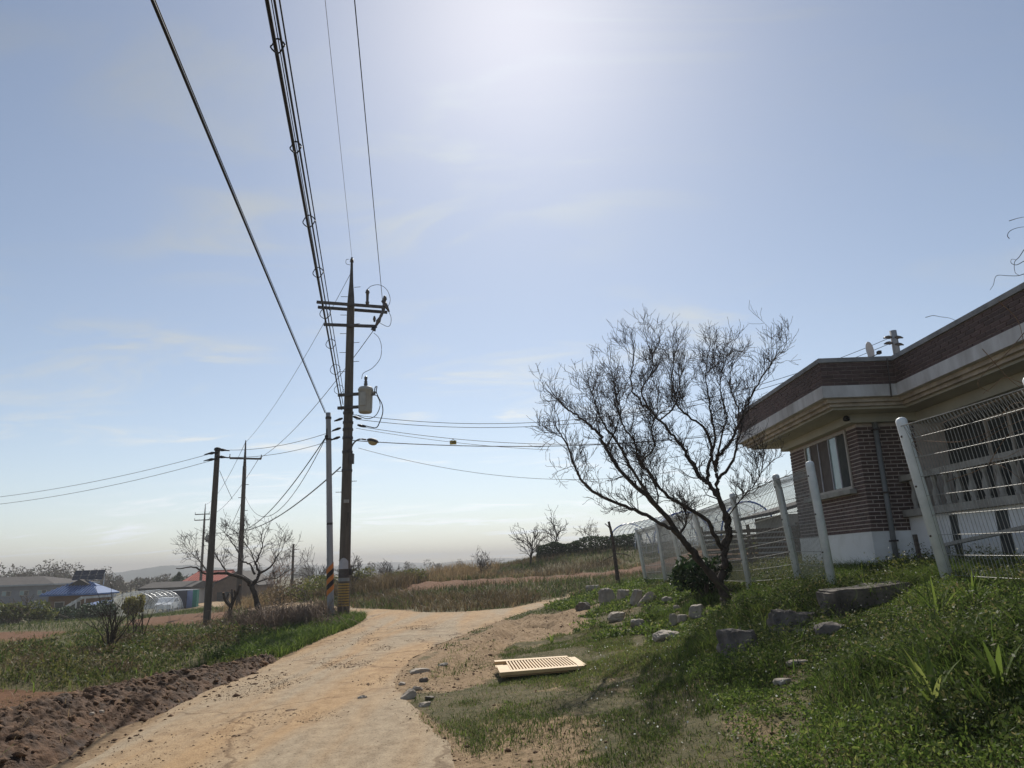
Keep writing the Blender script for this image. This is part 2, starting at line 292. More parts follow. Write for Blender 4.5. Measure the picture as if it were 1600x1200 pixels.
M['grass'] = leafmat('grass_blades', GREEN, .45); M['turf'] = leafmat('turf_blades', TURF, .45); M['lush'] = leafmat('lush_blades', LUSH, .5); M['dry'] = leafmat('dry_blades', DRY, .4); M['brownleaf'] = leafmat('brown_leaf', BROWN, .3)
M['evergreen'] = leafmat('evergreen_leaf', [(0, (.012, .03, .012)), (.6, (.03, .06, .022)), (1, (.06, .10, .03))], .25)
M['yellowgreen'] = leafmat('yellow_green_leaf', [(0, (.05, .07, .02)), (.6, (.12, .14, .03)), (1, (.22, .20, .06))], .4)
M['petal'] = leafmat('petal', [(0, (.55, .55, .48)), (1, (.75, .75, .7))], .4)
M['farwood'] = leafmat('far_wood', [(0, (.07, .06, .05)), (.7, (.13, .11, .09)), (1, (.09, .11, .06))], .2)
M['forsythia'] = leafmat('yellow_leaf', [(0, (.16, .15, .03)), (1, (.35, .30, .06))], .4)

# ground: red soil / grass floor / tan mud mixed by place, broken up by noise
def ground_mat():
    m = bpy.data.materials.new('ground'); m.use_nodes = True; N = m.node_tree.nodes; L = m.node_tree.links; b = N['Principled BSDF']; b.inputs['Roughness'].default_value = .95; b.inputs['Specular IOR Level'].default_value = .15
    t = N.new('ShaderNodeTexCoord'); at = N.new('ShaderNodeAttribute'); at.attribute_name = 'kind'; sp = N.new('ShaderNodeSeparateColor'); L.new(at.outputs['Color'], sp.inputs[0])
    def nz(s, d=8, r=.65):
        n = N.new('ShaderNodeTexNoise'); n.inputs['Scale'].default_value = s; n.inputs['Detail'].default_value = d; n.inputs['Roughness'].default_value = r; L.new(t.outputs['Object'], n.inputs[0]); return n.outputs[0]
    def ramp(f, a, c, lo=.35, hi=.65):
        r = N.new('ShaderNodeValToRGB'); r.color_ramp.elements[0].position = lo; r.color_ramp.elements[1].position = hi; r.color_ramp.elements[0].color = (*a, 1); r.color_ramp.elements[1].color = (*c, 1); L.new(f, r.inputs[0]); return r.outputs[0]
    def mix(f, a, c):
        x = N.new('ShaderNodeMix'); x.data_type = 'RGBA'; L.new(f, x.inputs[0]); L.new(a, x.inputs[6]); L.new(c, x.inputs[7]); return x.outputs[2]
    def sharpen(f, noise):
        a = N.new('ShaderNodeMath'); a.operation = 'ADD'; L.new(f, a.inputs[0]); s = N.new('ShaderNodeMath'); s.operation = 'MULTIPLY_ADD'; s.inputs[1].default_value = .9; s.inputs[2].default_value = -.45; L.new(noise, s.inputs[0]); L.new(s.outputs[0], a.inputs[1])
        mr = N.new('ShaderNodeMapRange'); mr.interpolation_type = 'SMOOTHSTEP'; mr.inputs[1].default_value = .3; mr.inputs[2].default_value = .7; L.new(a.outputs[0], mr.inputs[0]); return mr.outputs[0]
    fine = nz(9); mid = nz(1.3); big = nz(.35)
    grass = mix(mid, ramp(fine, (.045, .05, .018), (.11, .10, .045)), ramp(fine, (.10, .085, .045), (.19, .15, .085)))
    red = mix(mid, ramp(fine, (.085, .042, .022), (.16, .078, .040)), ramp(fine, (.12, .06, .032), (.22, .115, .062)))
    tan = mix(mid, ramp(fine, (.25, .165, .09), (.38, .27, .16)), ramp(fine, (.13, .085, .05), (.34, .24, .145)))
    c = mix(sharpen(sp.outputs[0], fine), grass, red); c = mix(sharpen(sp.outputs[2], fine), c, tan)
    L.new(c, b.inputs['Base Color'])
    bp = N.new('ShaderNodeBump'); bp.inputs['Strength'].default_value = .8; bp.inputs['Distance'].default_value = .04; L.new(nz(14, 8, .7), bp.inputs['Height']); L.new(bp.outputs[0], b.inputs['Normal'])
    return m
def road_mat():
    m = bpy.data.materials.new('dusty_concrete'); m.use_nodes = True; N = m.node_tree.nodes; L = m.node_tree.links; b = N['Principled BSDF']; b.inputs['Roughness'].default_value = .9; b.inputs['Specular IOR Level'].default_value = .2
    t = N.new('ShaderNodeTexCoord')
    def nz(s, d=8, r=.6, st=None, dist=0):
        src = t.outputs['Object']
        if st: mp = N.new('ShaderNodeMapping'); mp.inputs['Scale'].default_value = st; mp.inputs['Rotation'].default_value = (0, 0, rad(6)); L.new(src, mp.inputs[0]); src = mp.outputs[0]
        n = N.new('ShaderNodeTexNoise'); n.inputs['Scale'].default_value = s; n.inputs['Detail'].default_value = d; n.inputs['Roughness'].default_value = r; n.inputs['Distortion'].default_value = dist; L.new(src, n.inputs[0]); return n.outputs[0]
    def ramp(f, stops):
        r = N.new('ShaderNodeValToRGB'); el = r.color_ramp.elements
        while len(el) < len(stops): el.new(.5)
        for e, (p, c) in zip(el, stops): e.position = p; e.color = (*c, 1)
        L.new(f, r.inputs[0]); return r.outputs[0]
    def mix(f, a, c, mode='MIX'):
        x = N.new('ShaderNodeMix'); x.data_type = 'RGBA'; x.blend_type = mode
        if isinstance(f, float): x.inputs[0].default_value = f
        else: L.new(f, x.inputs[0])
        L.new(a, x.inputs[6]); L.new(c, x.inputs[7]); return x.outputs[2]
    dust = ramp(nz(3.5, 10, .7), [(.3, (.33, .21, .105)), (.7, (.48, .325, .175))]); conc = ramp(nz(6, 10, .7), [(.3, (.29, .225, .148)), (.7, (.43, .34, .23))])
    track = ramp(nz(1.0, 4, .5, (1.15, .10, 1), .4), [(.42, (0, 0, 0)), (.60, (1, 1, 1))])
    c = mix(track, dust, conc)
    dark = ramp(nz(.8, 9, .72), [(.55, (1, 1, 1)), (.75, (.72, .64, .56))]); c = mix(1.0, c, dark, 'MULTIPLY')
    spk = ramp(nz(60, 4, .75), [(.34, (.45, .42, .39)), (.5, (1, 1, 1)), (.62, (1, 1, 1)), (.72, (1.25, 1.2, 1.15))]); c = mix(.9, c, spk, 'MULTIPLY')
    blot = ramp(nz(7, 10, .8, (1, .45, 1)), [(.38, (.62, .57, .52)), (.55, (1, 1, 1))]); c = mix(.7, c, blot, 'MULTIPLY')
    # cracks
    n = N.new('ShaderNodeTexNoise'); n.inputs['Scale'].default_value = 1.6; n.inputs['Detail'].default_value = 6; L.new(t.outputs['Object'], n.inputs[0])
    va = N.new('ShaderNodeVectorMath'); va.operation = 'MULTIPLY_ADD'; va.inputs[1].default_value = (.9, .9, 0); L.new(n.outputs['Color'], va.inputs[0]); L.new(t.outputs['Object'], va.inputs[2])
    vo = N.new('ShaderNodeTexVoronoi'); vo.feature = 'DISTANCE_TO_EDGE'; vo.inputs['Scale'].default_value = .26; L.new(va.outputs[0], vo.inputs[0])
    cr = ramp(vo.outputs[0], [(0, (.36, .30, .25)), (.004, (.6, .54, .48)), (.008, (1, 1, 1))]); c = mix(.7, c, cr, 'MULTIPLY')
    L.new(c, b.inputs['Base Color'])
    bp = N.new('ShaderNodeBump'); bp.inputs['Strength'].default_value = .5; bp.inputs['Distance'].default_value = .015; L.new(nz(20, 9, .7), bp.inputs['Height']); L.new(bp.outputs[0], b.inputs['Normal'])
    return m
M['ground'] = ground_mat(); M['road'] = road_mat()

# ------------------------------------------------------------------ mesh helpers
def link(name, me, m=None, parent=None):
    o = bpy.data.objects.new(name, me); COL.objects.link(o)
    if m is not None: me.materials.append(M[m] if isinstance(m, str) else m)
    if parent is not None:
        o.parent = parent; o.matrix_parent_inverse = Matrix.Translation(parent.location).inverted() if parent.parent is None else Matrix.Translation(-(parent.location))
    return o
def tag(o, label=None, cat=None, group=None, kind=None):
    for k, v in (('label', label), ('category', cat), ('group', group), ('kind', kind)):
        if v: o[k] = v
    return o
def thing(name, loc, label, cat, group=None):
    o = bpy.data.objects.new(name, None); COL.objects.link(o); o.location = loc; o.empty_display_size = .2
    return tag(o, label, cat, group)
class MB:
    def __init__(s): s.v = []; s.f = []
    def add(s, vs, fs):
        b = len(s.v); s.v.extend([tuple(map(float, v)) for v in vs]); s.f.extend([tuple(i + b for i in f) for f in fs]); return s
    def box(s, x0, x1, y0, y1, z0, z1):
        return s.add([(x0, y0, z0), (x1, y0, z0), (x1, y1, z0), (x0, y1, z0), (x0, y0, z1), (x1, y0, z1), (x1, y1, z1), (x0, y1, z1)],
                     [(0, 3, 2, 1), (4, 5, 6, 7), (0, 1, 5, 4), (1, 2, 6, 5), (2, 3, 7, 6), (3, 0, 4, 7)])
    def bar(s, a, b, w, h, up=(0, 0, 1)):
        a = Vector(a); b = Vector(b); d = (b - a).normalized(); sd = d.cross(Vector(up)); sd = sd.normalized() if sd.length > 1e-5 else Vector((1, 0, 0)); u = sd.cross(d)
        vs = [p + sd * (w / 2 * i) + u * (h / 2 * j) for p in (a, b) for i, j in ((-1, -1), (1, -1), (1, 1), (-1, 1))]
        return s.add(vs, [(0, 1, 2, 3), (7, 6, 5, 4), (0, 4, 5, 1), (1, 5, 6, 2), (2, 6, 7, 3), (3, 7, 4, 0)])
    def tube(s, pts, radii, sides=6, cap=True):
        v, f = tube_arrays(np.array(pts, float), np.array(radii, float) if np.ndim(radii) else np.full(len(pts), float(radii)), sides)
        s.add(v, f)
        if cap:
            b = len(s.v) - len(v); s.f.append(tuple(b + i for i in range(sides))[::-1]); e = len(s.v) - sides; s.f.append(tuple(e + i for i in range(sides)))
        return s
    def lathe(s, c, prof, sides=16, axis='z'):
        vs = []; fs = []
        for r, z in prof:
            for k in range(sides):
                a = 2 * math.pi * k / sides; p = (r * math.cos(a), r * math.sin(a), z)
                vs.append((c[0] + p[0], c[1] + p[1], c[2] + p[2]))
        for i in range(len(prof) - 1):
            for k in range(sides): fs.append((i * sides + k, i * sides + (k + 1) % sides, (i + 1) * sides + (k + 1) % sides, (i + 1) * sides + k))
        fs.append(tuple(range(sides))[::-1]); fs.append(tuple((len(prof) - 1) * sides + k for k in range(sides)))
        return s.add(vs, fs)
    def prism(s, poly, z0, z1):
        n = len(poly); vs = [(x, y, z0) for x, y in poly] + [(x, y, z1) for x, y in poly]
        return s.add(vs, [tuple(range(n))[::-1], tuple(range(n, 2 * n))] + [(i, (i + 1) % n, n + (i + 1) % n, n + i) for i in range(n)])
    def mesh(s, name, smooth=False):
        me = bpy.data.meshes.new(name); me.from_pydata(s.v, [], s.f); me.validate()
        if smooth: me.polygons.foreach_set('use_smooth', [True] * len(me.polygons))
        return me
    def build(s, name, m, parent=None, smooth=False): return link(name, s.mesh(name, smooth), m, parent)
def tube_arrays(P, Rr, sides):
    n = len(P); D = np.gradient(P, axis=0); D /= (np.linalg.norm(D, axis=1)[:, None] + 1e-9)
    up = np.array([0, 0, 1.]) if abs(D[0][2]) < .9 else np.array([1., 0, 0])
    A = np.cross(D, up); A /= (np.linalg.norm(A, axis=1)[:, None] + 1e-9); B = np.cross(A, D)
    an = np.arange(sides) * 2 * math.pi / sides
    V = (P[:, None, :] + Rr[:, None, None] * (np.cos(an)[None, :, None] * A[:, None, :] + np.sin(an)[None, :, None] * B[:, None, :])).reshape(-1, 3)
    i = np.arange(n - 1)[:, None] * sides; k = np.arange(sides)[None]; k2 = (k + 1) % sides
    Fq = np.stack([i + k, i + k2, i + sides + k2, i + sides + k], -1).reshape(-1, 4)
    return V, Fq
def np_mesh(name, V, Fc, rnd=None, smooth=False, extra=None):
    """V (n,3), Fc (m,k)"""
    me = bpy.data.meshes.new(name); V = np.asarray(V, np.float32); Fc = np.asarray(Fc, np.int32); m, k = Fc.shape
    me.vertices.add(len(V)); me.vertices.foreach_set('co', V.ravel()); me.loops.add(m * k); me.loops.foreach_set('vertex_index', Fc.ravel())
    me.polygons.add(m); me.polygons.foreach_set('loop_start', np.arange(0, m * k, k, dtype=np.int32))
    if smooth: me.polygons.foreach_set('use_smooth', np.ones(m, bool))
    if rnd is not None:
        a = me.attributes.new('rnd', 'FLOAT', 'POINT'); a.data.foreach_set('value', np.asarray(rnd, np.float32))
    if extra is not None:
        a = me.attributes.new('kind', 'FLOAT_COLOR', 'POINT'); a.data.foreach_set('color', np.asarray(extra, np.float32).ravel())
    me.update(); me.validate(); return me
class Paths:
    """many tapered tubes joined into one mesh"""
    def __init__(s): s.p = []
    def add(s, pts, r0, r1): s.p.append((np.asarray(pts, float), np.linspace(r0, r1, len(pts)))); return s
    def addr(s, pts, radii): s.p.append((np.asarray(pts, float), np.asarray(radii, float))); return s
    def mesh(s, name, sides=4, smooth=True):
        V = []; Fq = []; b = 0
        for P, Rr in s.p:
            v, f = tube_arrays(P, Rr, sides if Rr[0] > .012 else 3); V.append(v); Fq.append(f + b); b += len(v)
        return np_mesh(name, np.concatenate(V), np.concatenate(Fq), smooth=smooth)
# ------------------------------------------------------------------ ground sheet
def axis(lo, hi, d0, d1, dense, mx):
    a = list(np.arange(d0, d1 + 1e-6, dense)); s = dense
    while a[-1] < hi: s = min(s * 1.13, mx); a.append(a[-1] + s)
    s = dense
    while a[0] > lo: s = min(s * 1.13, mx); a.insert(0, a[0] - s)
    return np.array(a)
gx = axis(-3200, 3200, -13.5, 8, .115, 200); gy = axis(-400, 3200, 3.2, 31, .115, 200)
GX, GY = np.meshgrid(gx, gy); Z = T(GX, GY); Rk, Gk, Tk, SD = kinds(GX, GY)
off = sstep(.1, 1.2, -SD); near = sstep(120, 30, np.hypot(GX, GY))
rel = (fbm(GX, GY, 1.6, 5, 3) - .5) * .16 * off + (fbm(GX, GY, .35, 3, 8) - .5) * .07 * off
rel += ruts(GX, GY) * off
rel += Tk * off * (fbm(GX * 1.0, GY * .35, .6, 3, 12) - .5) * .14          # wheel-churned mud
fur = np.sin((GX * .55 + GY) * 2 * math.pi / .9) * .06 * Rk * (GY > 25)      # ploughed rows
Z = Z + (rel + fur) * near - .02 * (SD > .05)
nxg, nyg = len(gx), len(gy); idx = np.arange(nxg * nyg).reshape(nyg, nxg)
Fg = np.stack([idx[:-1, :-1], idx[:-1, 1:], idx[1:, 1:], idx[1:, :-1]], -1).reshape(-1, 4)
far = sstep(70, 160, np.hypot(GX, GY))
kc = np.stack([Rk * (1 - far) + .12 * far, Gk, Tk * (1 - far), np.ones_like(Rk)], -1).reshape(-1, 4)
tag(link('ground', np_mesh('ground', np.stack([GX, GY, Z], -1).reshape(-1, 3), Fg, smooth=True, extra=kc), 'ground'), 'reddish soil and grass ground of the farmland', kind='structure')

# ------------------------------------------------------------------ road sheet
def road_mesh():
    V = []; Fq = []; base = 0
    for (x0, x1, y0, y1, st) in ((-11, 4, 1, 32.5, .14), (-52, -7, 32.5, 112, .45)):
        xs = np.arange(x0, x1 + st, st); ys = np.arange(y0, y1 + st * .01, st); ys[-1] = y1
        X, Y = np.meshgrid(xs, ys); sd, bx, by = poly_sd(X, Y, ROADP); sd = sd.reshape(X.shape); bx = bx.reshape(X.shape); by = by.reshape(X.shape)
        inside = sd > 0; cell = inside[:-1, :-1] | inside[1:, :-1] | inside[:-1, 1:] | inside[1:, 1:]
        wob = (fbm(X, Y, .5, 3, 20) - .5) * .16
        Xs = np.where(inside, X, bx + wob); Ys = np.where(inside, Y, np.clip(by + wob * .5, y0, y1)); e = np.where(inside, np.minimum(sd, .3), 0)
        Zr = T(Xs, Ys) + .002 + .022 * np.sqrt(e / .3) + (fbm(Xs, Ys, 1.2, 4, 30) - .5) * .03 * sstep(0, .3, e)
        id_ = np.arange(X.size).reshape(X.shape); q = np.stack([id_[:-1, :-1], id_[:-1, 1:], id_[1:, 1:], id_[1:, :-1]], -1)[cell]
        used = np.unique(q); rm = np.full(X.size, -1); rm[used] = np.arange(len(used))
        V.append(np.stack([Xs.ravel(), Ys.ravel(), Zr.ravel()], -1)[used]); Fq.append(rm[q] + base); base += len(used)
    return np_mesh('road', np.concatenate(V), np.concatenate(Fq), smooth=True)
tag(link('road', road_mesh(), 'road'), 'dusty tan concrete farm lane curving to a fork', kind='structure')


# ------------------------------------------------------------------ utility poles
def tz(x, y): return float(T(np.array([x]), np.array([y]))[0])
def insulator(mb, c, h=.22, r=.05):
    mb.lathe(c, [(r * .4, 0), (r, .02), (r * .5, .05), (r * .95, .07), (r * .5, .1), (r * .9, .12), (r * .45, .15), (r * .5, h)], 8)
def shaft(p0, p1, r0, r1, n=16, sides=14):
    P = np.linspace(p0, p1, n); return MB().tube(P, np.linspace(r0, r1, n), sides)
# main pole
PB = np.array([-5.86, 24.7, tz(-5.86, 24.7) - .1]); PT = np.array([-5.86, 24.7, 11.05])
mp = thing('utility_pole', PB, 'tall dark concrete utility pole with a grey transformer drum and a lamp', 'utility pole')
shaft(PB, PT, .20, .135, 24).build('shaft', 'pole', mp, True)
MB().lathe((PT[0], PT[1], 11.05), [(.137, -.25), (.137, .05), (.12, .35), (.075, .9), (.05, 1.55), (.05, 1.75)], 12).build('tapered_steel_top', 'steel_dark', mp, True)
ti = MB(); insulator(ti, (PT[0], PT[1], 12.78), .2, .08); ti.build('top_insulator', 'porcelain', mp)
for (l, r, name) in (((495, 472), (602, 480), 0), ((497, 480), (605, 488), 1), ((506, 507), (589, 510), 2)):
    a = aty(*l, 24.5 + .42 * (name == 1)); b = aty(*r, 24.5 + .42 * (name == 1)); MB().bar(a, b, .08, .10).build('crossarm', 'steel_dark', mp)
for px, py, lean in ((574, 472, 0), (599, 482, .05)):
    c = aty(px, py, 24.5); MB().tube([c + (0, 0, -.12), c + (0, 0, 0), c + (0, 0, .03), c + (lean, 0, .33), c + (lean, 0, .36), c + (lean, 0, .48)], [.05, .075, .05, .055, .085, .05], 10).build('post_insulator', 'porcelain', mp, True)
a = aty(599, 470, 24.5); b = aty(608, 487, 24.4); MB().tube([a, (a + b) / 2, b], [.09, .075, .03], 8).build('strain_insulator', 'porcelain', mp, True)
a = aty(600, 484, 24.3); b = aty(588, 508, 24.3); MB().tube(np.linspace(a, b, 9), [.03, .06, .05, .06, .05, .07, .09, .06, .05], 8).build('fuse_cutout', 'porcelain', mp, True)
a = aty(586, 509, 24.3); b = aty(583, 516, 24.3); MB().tube([a, b], [.05, .1], 8).build('fuse_base', 'black', mp)
a = aty(585, 494, 24.3); b = aty(585, 503, 24.3); MB().tube([a, (a + b) / 2, b], [.03, .06, .03], 8).build('lightning_arrester', 'porcelain', mp)
for k in range(22):
    z = 4.2 + k * .36; 
    if 5.2 < z < 8.2: continue
    s = 1 if k % 2 else -1; MB().tube([(PB[0] + s * .12, PB[1] - .03, z), (PB[0] + s * .36, PB[1] - .06, z)], .011, 5).build('step_bolt', 'steel_dark', mp)
# transformer drum
TC = aty(571, 630, 24.45); tr = MB(); R0 = .255
tr.lathe((TC[0], TC[1], 6.92), [(R0 * .80, 0), (R0 * .92, .03), (R0 * .94, .1), (R0, .8), (R0 * 1.06, .81), (R0 * 1.06, .86), (R0 * .9, .93), (R0 * .3, .97)], 20)
to = tr.build('transformer_drum', 'trafo', mp, True)
MB().box(TC[0] - .14, TC[0] + .05, TC[1] - R0 - .02, TC[1] - R0 + .05, 7.15, 7.62).build('radiator_panel', 'trafo', to)
MB().lathe((TC[0], TC[1], 7.86), [(.05, 0), (.085, .03), (.05, .07), (.08, .11), (.045, .15), (.07, .19), (.04, .23), (.06, .3), (.06, .36), (.03, .40)], 10).build('bushing', 'porcelain', to, True)
for z in (7.15, 7.62):
    MB().bar((PB[0] - .34, PB[1] - .16, z), (TC[0] - R0 * .8, TC[1], z), .09, .10).build('bracket', 'steel_dark', to)
for k, z in enumerate((7.55, 7.62, 7.68)):
    MB().tube([(TC[0] + R0 * .95, TC[1] - .08 + k * .08, z), (TC[0] + R0 + .1, TC[1] - .08 + k * .08, z)], [.04, .03], 8).build('terminal', 'porcelain', to)
# street lamp
la = MB(); p = [aty(*q, 24.4) for q in ((548, 703), (551, 695), (556, 689), (563, 686), (572, 687))]; la.tube(spline(p, 4), .028, 8); lo_ = la.build('lamp_arm', 'steel_dark', mp, True)
c = aty(582, 690, 24.35)
def ell(c, rx, ry, rz, tilt, z0=-1, z1=1, n=10, s=14):
    m = MB(); vs = []; fs = []
    for i in range(n + 1):
        t = z0 + (z1 - z0) * i / n; rr = math.sqrt(max(0, 1 - t * t))
        for k in range(s):
            a = 2 * math.pi * k / s; v = Vector((rx * rr * math.cos(a), ry * rr * math.sin(a), rz * t)); v.rotate(Matrix.Rotation(tilt, 3, 'Y')); vs.append((c[0] + v.x, c[1] + v.y, c[2] + v.z))
    for i in range(n):
        for k in range(s): fs.append((i * s + k, i * s + (k + 1) % s, (i + 1) * s + (k + 1) % s, (i + 1) * s + k))
    fs.append(tuple(range(s))[::-1]); fs.append(tuple(n * s + k for k in range(s))); return m.add(vs, fs)
ell(c, .22, .13, .12, rad(14), -.02, 1).build('lamp_housing', 'steel_dark', lo_, True)
ell(c + (0.01, 0, -.006), .17, .11, .13, rad(14), -1, 0).build('lamp_glass', 'lampglass', lo_, True)
MB().box(PB[0] + .13, PB[0] + .27, PB[1] - .24, PB[1] - .1, 5.15, 5.5).build('control_box', 'steel_dark', mp)
for z in (4.9, 5.55, 6.05, 6.35, 6.6, 6.95): MB().lathe((PB[0], PB[1], z), [(.185, 0), (.19, .02), (.19, .07), (.185, .09)], 14).build('pole_band', 'steel_dark', mp)
for px, py in ((531, 655), (528, 670), (527, 684), (563, 665), (556, 652)):
    c = aty(px, py, 24.5); s = -1 if px < 545 else 1
    MB().tube([c + (-s * .1, 0, .03), c, c + (s * .12, 0, -.04), c + (s * .2, 0, -.06)], [.03, .05, .035, .02], 8).build('clamp', 'black', mp, True)
c = aty(540, 785, 24.6); MB().box(c[0] - .02, c[0] + .14, 24.4, 24.5, c[2] - .03, c[2] + .08).build('small_box', 'wall_pale', mp)
def wrap(z0, z1, a0, a1, rr, m, name, par, top_round=False, n=14, cx_=PB[0], cy_=PB[1]):
    v = []; f = []
    for i in range(n + 1):
        a = a0 + (a1 - a0) * i / n; zt = z1 + (.12 * math.sin(math.pi * i / n) if top_round else 0)
        for (q, z) in ((rr, z0), (rr, zt), (rr - .012, zt), (rr - .012, z0)): v.append((cx_ + q * math.cos(a), cy_ + q * math.sin(a), z))
    for i in range(n):
        for k in range(4): f.append((i * 4 + k, (i + 1) * 4 + k, (i + 1) * 4 + (k + 1) % 4, i * 4 + (k + 1) % 4))
    return MB().add(v, f).build(name, m, par)
wrap(1.62, 1.86, rad(222), rad(318), .202, 'plate', 'notice_plate', mp, True)
wrap(1.35, 1.6, rad(200), rad(340), .2, 'steel_dark', 'dark_band', mp)
MB().lathe((PB[0] + .2, PB[1] - .05, 1.42), [(.05, 0), (.06, .05), (.06, .16), (.05, .2)], 10).build('meter_box', 'black', mp)
for k in range(9):
    wrap(.42 + k * .085, .42 + k * .085 + .055, rad(205), rad(335), .212, 'yellow', 'reflective_band', mp)
wrap(1.22, 1.33, rad(205), rad(335), .206, 'pipe', 'number_plate', mp)
# slim grey pole beside it
SB = np.array([-6.1, 24.0, tz(-6.1, 24) - .1]); ST = aty(513, 645, 24.0)
sp_ = thing('slim_pole', SB, 'slim pale grey concrete pole with an orange and black striped band', 'utility pole')
shaft(SB, ST, .115, .085, 14).build('shaft', 'pole_pale', sp_, True)
def slanted(z0, n, par):
    ax = ST - SB
    for k in range(n):
        v = []; f = []; N_ = 14
        for i in range(N_ + 1):
            a = rad(185) + rad(170) * i / N_; zc = z0 + k * .17 + .30 * (i / N_) ; 
            for dz in (0, .165):
                z = zc + dz; t = (z - SB[2]) / ax[2]; c = SB + ax * t; rr = .121
                v.append((c[0] + rr * math.cos(a), c[1] + rr * math.sin(a), z))
        for i in range(N_): f.append((i * 2, i * 2 + 2, i * 2 + 3, i * 2 + 1))
        MB().add(v, f).build('warning_stripe', 'orange' if k % 2 == 0 else 'black', par)
slanted(.72, 5, sp_)
for z in (6.65, 5.9, 3.05):
    t = (z - SB[2]) / (ST - SB)[2]; c = SB + (ST - SB) * t; MB().lathe(c, [(.1, 0), (.105, .01), (.105, .07), (.1, .08)], 12).build('pole_band', 'steel_dark', sp_)
c = aty(510, 681, 23.9); MB().tube([c + (0, 0, .25), c + (0, 0, .05), c + (0, 0, 0), c + (0, 0, -.12)], [.02, .02, .06, .04], 8).build('cable_clamp', 'black', sp_)
# short brown pole on the left
LB = np.array([-11.75, 27.9, tz(-11.75, 27.9) - .3]); LT = aty(340, 702, 27.9)
lp = thing('wooden_pole', LB, 'short thick brown pole with black insulators on the left grass bank', 'utility pole')
shaft(LB, LT, .145, .10, 14).build('shaft', 'pole', lp, True)
MB().lathe((LT[0], LT[1], LT[2] - .05), [(.13, 0), (.135, .03), (.12, .1), (.05, .13)], 12).build('cap', 'black', lp)
for px, py, s in ((331, 708, -1), (330, 718, -1), (347, 703, 1), (346, 714, 1)):
    c = aty(px, py, 27.8); MB().tube([c + (-s * .25, 0, .02), c + (-s * .1, 0, .01), c, c + (s * .16, 0, -.02), c + (s * .3, 0, -.05)], [.02, .04, .06, .03, .015], 8).build('insulator', 'black', lp, True)
# farther poles
def far_pole(base_px, top_px, y, label, arms, rb=.19, rt=.09, drum=False, spike=.0):
    t = aty(*top_px, y); b = np.array([aty(*base_px, y)[0], y, 0]); b[2] = tz(b[0], y) - .1
    p = thing('utility_pole', b, label, 'utility pole'); q = b + (t - b) * .84
    shaft(b, q, rb, rb * .68, 10, 10).build('shaft', 'pole', p, True); shaft(q, t, rb * .62, rb * .2, 6, 8).build('tapered_steel_top', 'steel_dark', p, True)
    for (l, r) in arms:
        MB().bar(aty(*l, y - .25), aty(*r, y - .25), .1, .12).build('crossarm', 'steel_dark', p)
        for e in (l, r):
            c = aty(*e, y - .25); mb = MB(); insulator(mb, c, .3, .07); mb.build('insulator', 'porcelain', p)
    for k in range(6):
        z = b[2] + 4 + k * .9; u = (z - b[2]) / (t - b)[2]; c = b + (t - b) * u; s = 1 if k % 2 else -1
        MB().tube([c, c + (s * .35, 0, 0)], .02, 4).build('step_bolt', 'steel_dark', p)
    if drum:
        c = aty(*drum, y); MB().lathe(c + (0, 0, -.4), [(.22, 0), (.26, .05), (.27, .8), (.2, .9)], 12).build('transformer_drum', 'trafo', p)
    return p
far_pole((373, 940), (384, 688), 50, 'tall pole with one short crossarm behind the gnarled left tree', [((359, 716), (408, 717))])
far_pole((312, 935), (321, 787), 100, 'far thin pole with two crossarms by the red-roofed house', [((305, 804), (327, 803)), ((304, 813), (327, 812))], rb=.2, drum=(324, 842))
pb = aty(1402, 640, 24); b = np.array([13.6, 24, tz(13.6, 24)]); t = aty(1395, 517, 24)
pr = thing('utility_pole', b, 'pale pole top with two insulators showing above the brick house roof', 'utility pole'); shaft(b, t, .17, .115, 12).build('shaft', 'pole_pale', pr, True)
for px, py, s in ((1389, 527, -1), (1402, 527, 1), (1390, 536, -1), (1403, 538, 1)):
    c = aty(px, py, 23.9); MB().tube([c - (s * .1, 0, 0), c, c + (s * .1, 0, 0), c + (s * .2, 0, -.03)], [.03, .07, .05, .02], 8).build('insulator', 'porcelain', pr, True)
b = hit(457, 905); b = np.array([aty(457, 900, 60)[0], 60, 0]); b[2] = tz(b[0], 60)
sm = thing('slim_post', b, 'thin dark post sticking up behind the brown hedge bank', 'post'); t = aty(458.5, 851, 60); shaft(b, t, .13, .09, 6, 8).build('shaft', 'pole', sm)
MB().lathe(t, [(.1, -.02), (.11, .02), (.06, .06)], 8).build('cap', 'steel_dark', sm)

# ------------------------------------------------------------------ overhead wires, each its own thing
def wire(a, b, sag, r, label, m='black', n=40, name='overhead_wire', group=None):
    a = np.array(a, float); b = np.array(b, float); t = np.linspace(0, 1, n)[:, None]; P = a + (b - a) * t; P[:, 2] -= (4 * sag * t * (1 - t))[:, 0]
    mb = MB().tube(P, r, 6); o = mb.build(name, m, None, True); tag(o, label, 'cable', group); return P
def beyond(a, px, z, y=-16.0):
    """line from a through the sky point at this pixel and height, continued past the camera"""
    p = gz(*px, z); a = np.array(a, float); d = (p - a); return a + d * ((y - a[1]) / d[1])
A1 = aty(598, 474, 24.5); wire(A1, beyond(A1, (554, 0), 11.0), 0.0, .010, 'black overhead wire ending at the right tip of the main crossarm')
A2 = aty(550, 404, 24.7); wire(A2, beyond(A2, (508, 0), 13.0), 0.0, .006, 'hair-thin overhead wire ending at the tip of the tall pole', 'steel_wire')
A3 = aty(508, 645, 23.9); wire(A3, beyond(A3, (247, 0), 6.55), 0.12, .017, 'thick black cable from the slim pole to the upper left corner')
wire(aty(512, 650, 23.9), beyond(A3, (248, 0), 6.56), 0.13, .006, 'thin line lashed along the thick upper left cable')
A4 = aty(534, 640, 24.5); BE = beyond(A4, (416, -6), 6.75); P4 = wire(A4, BE, .0, .021, 'thickest cable of the coiled bundle dropping to the transformer pole')
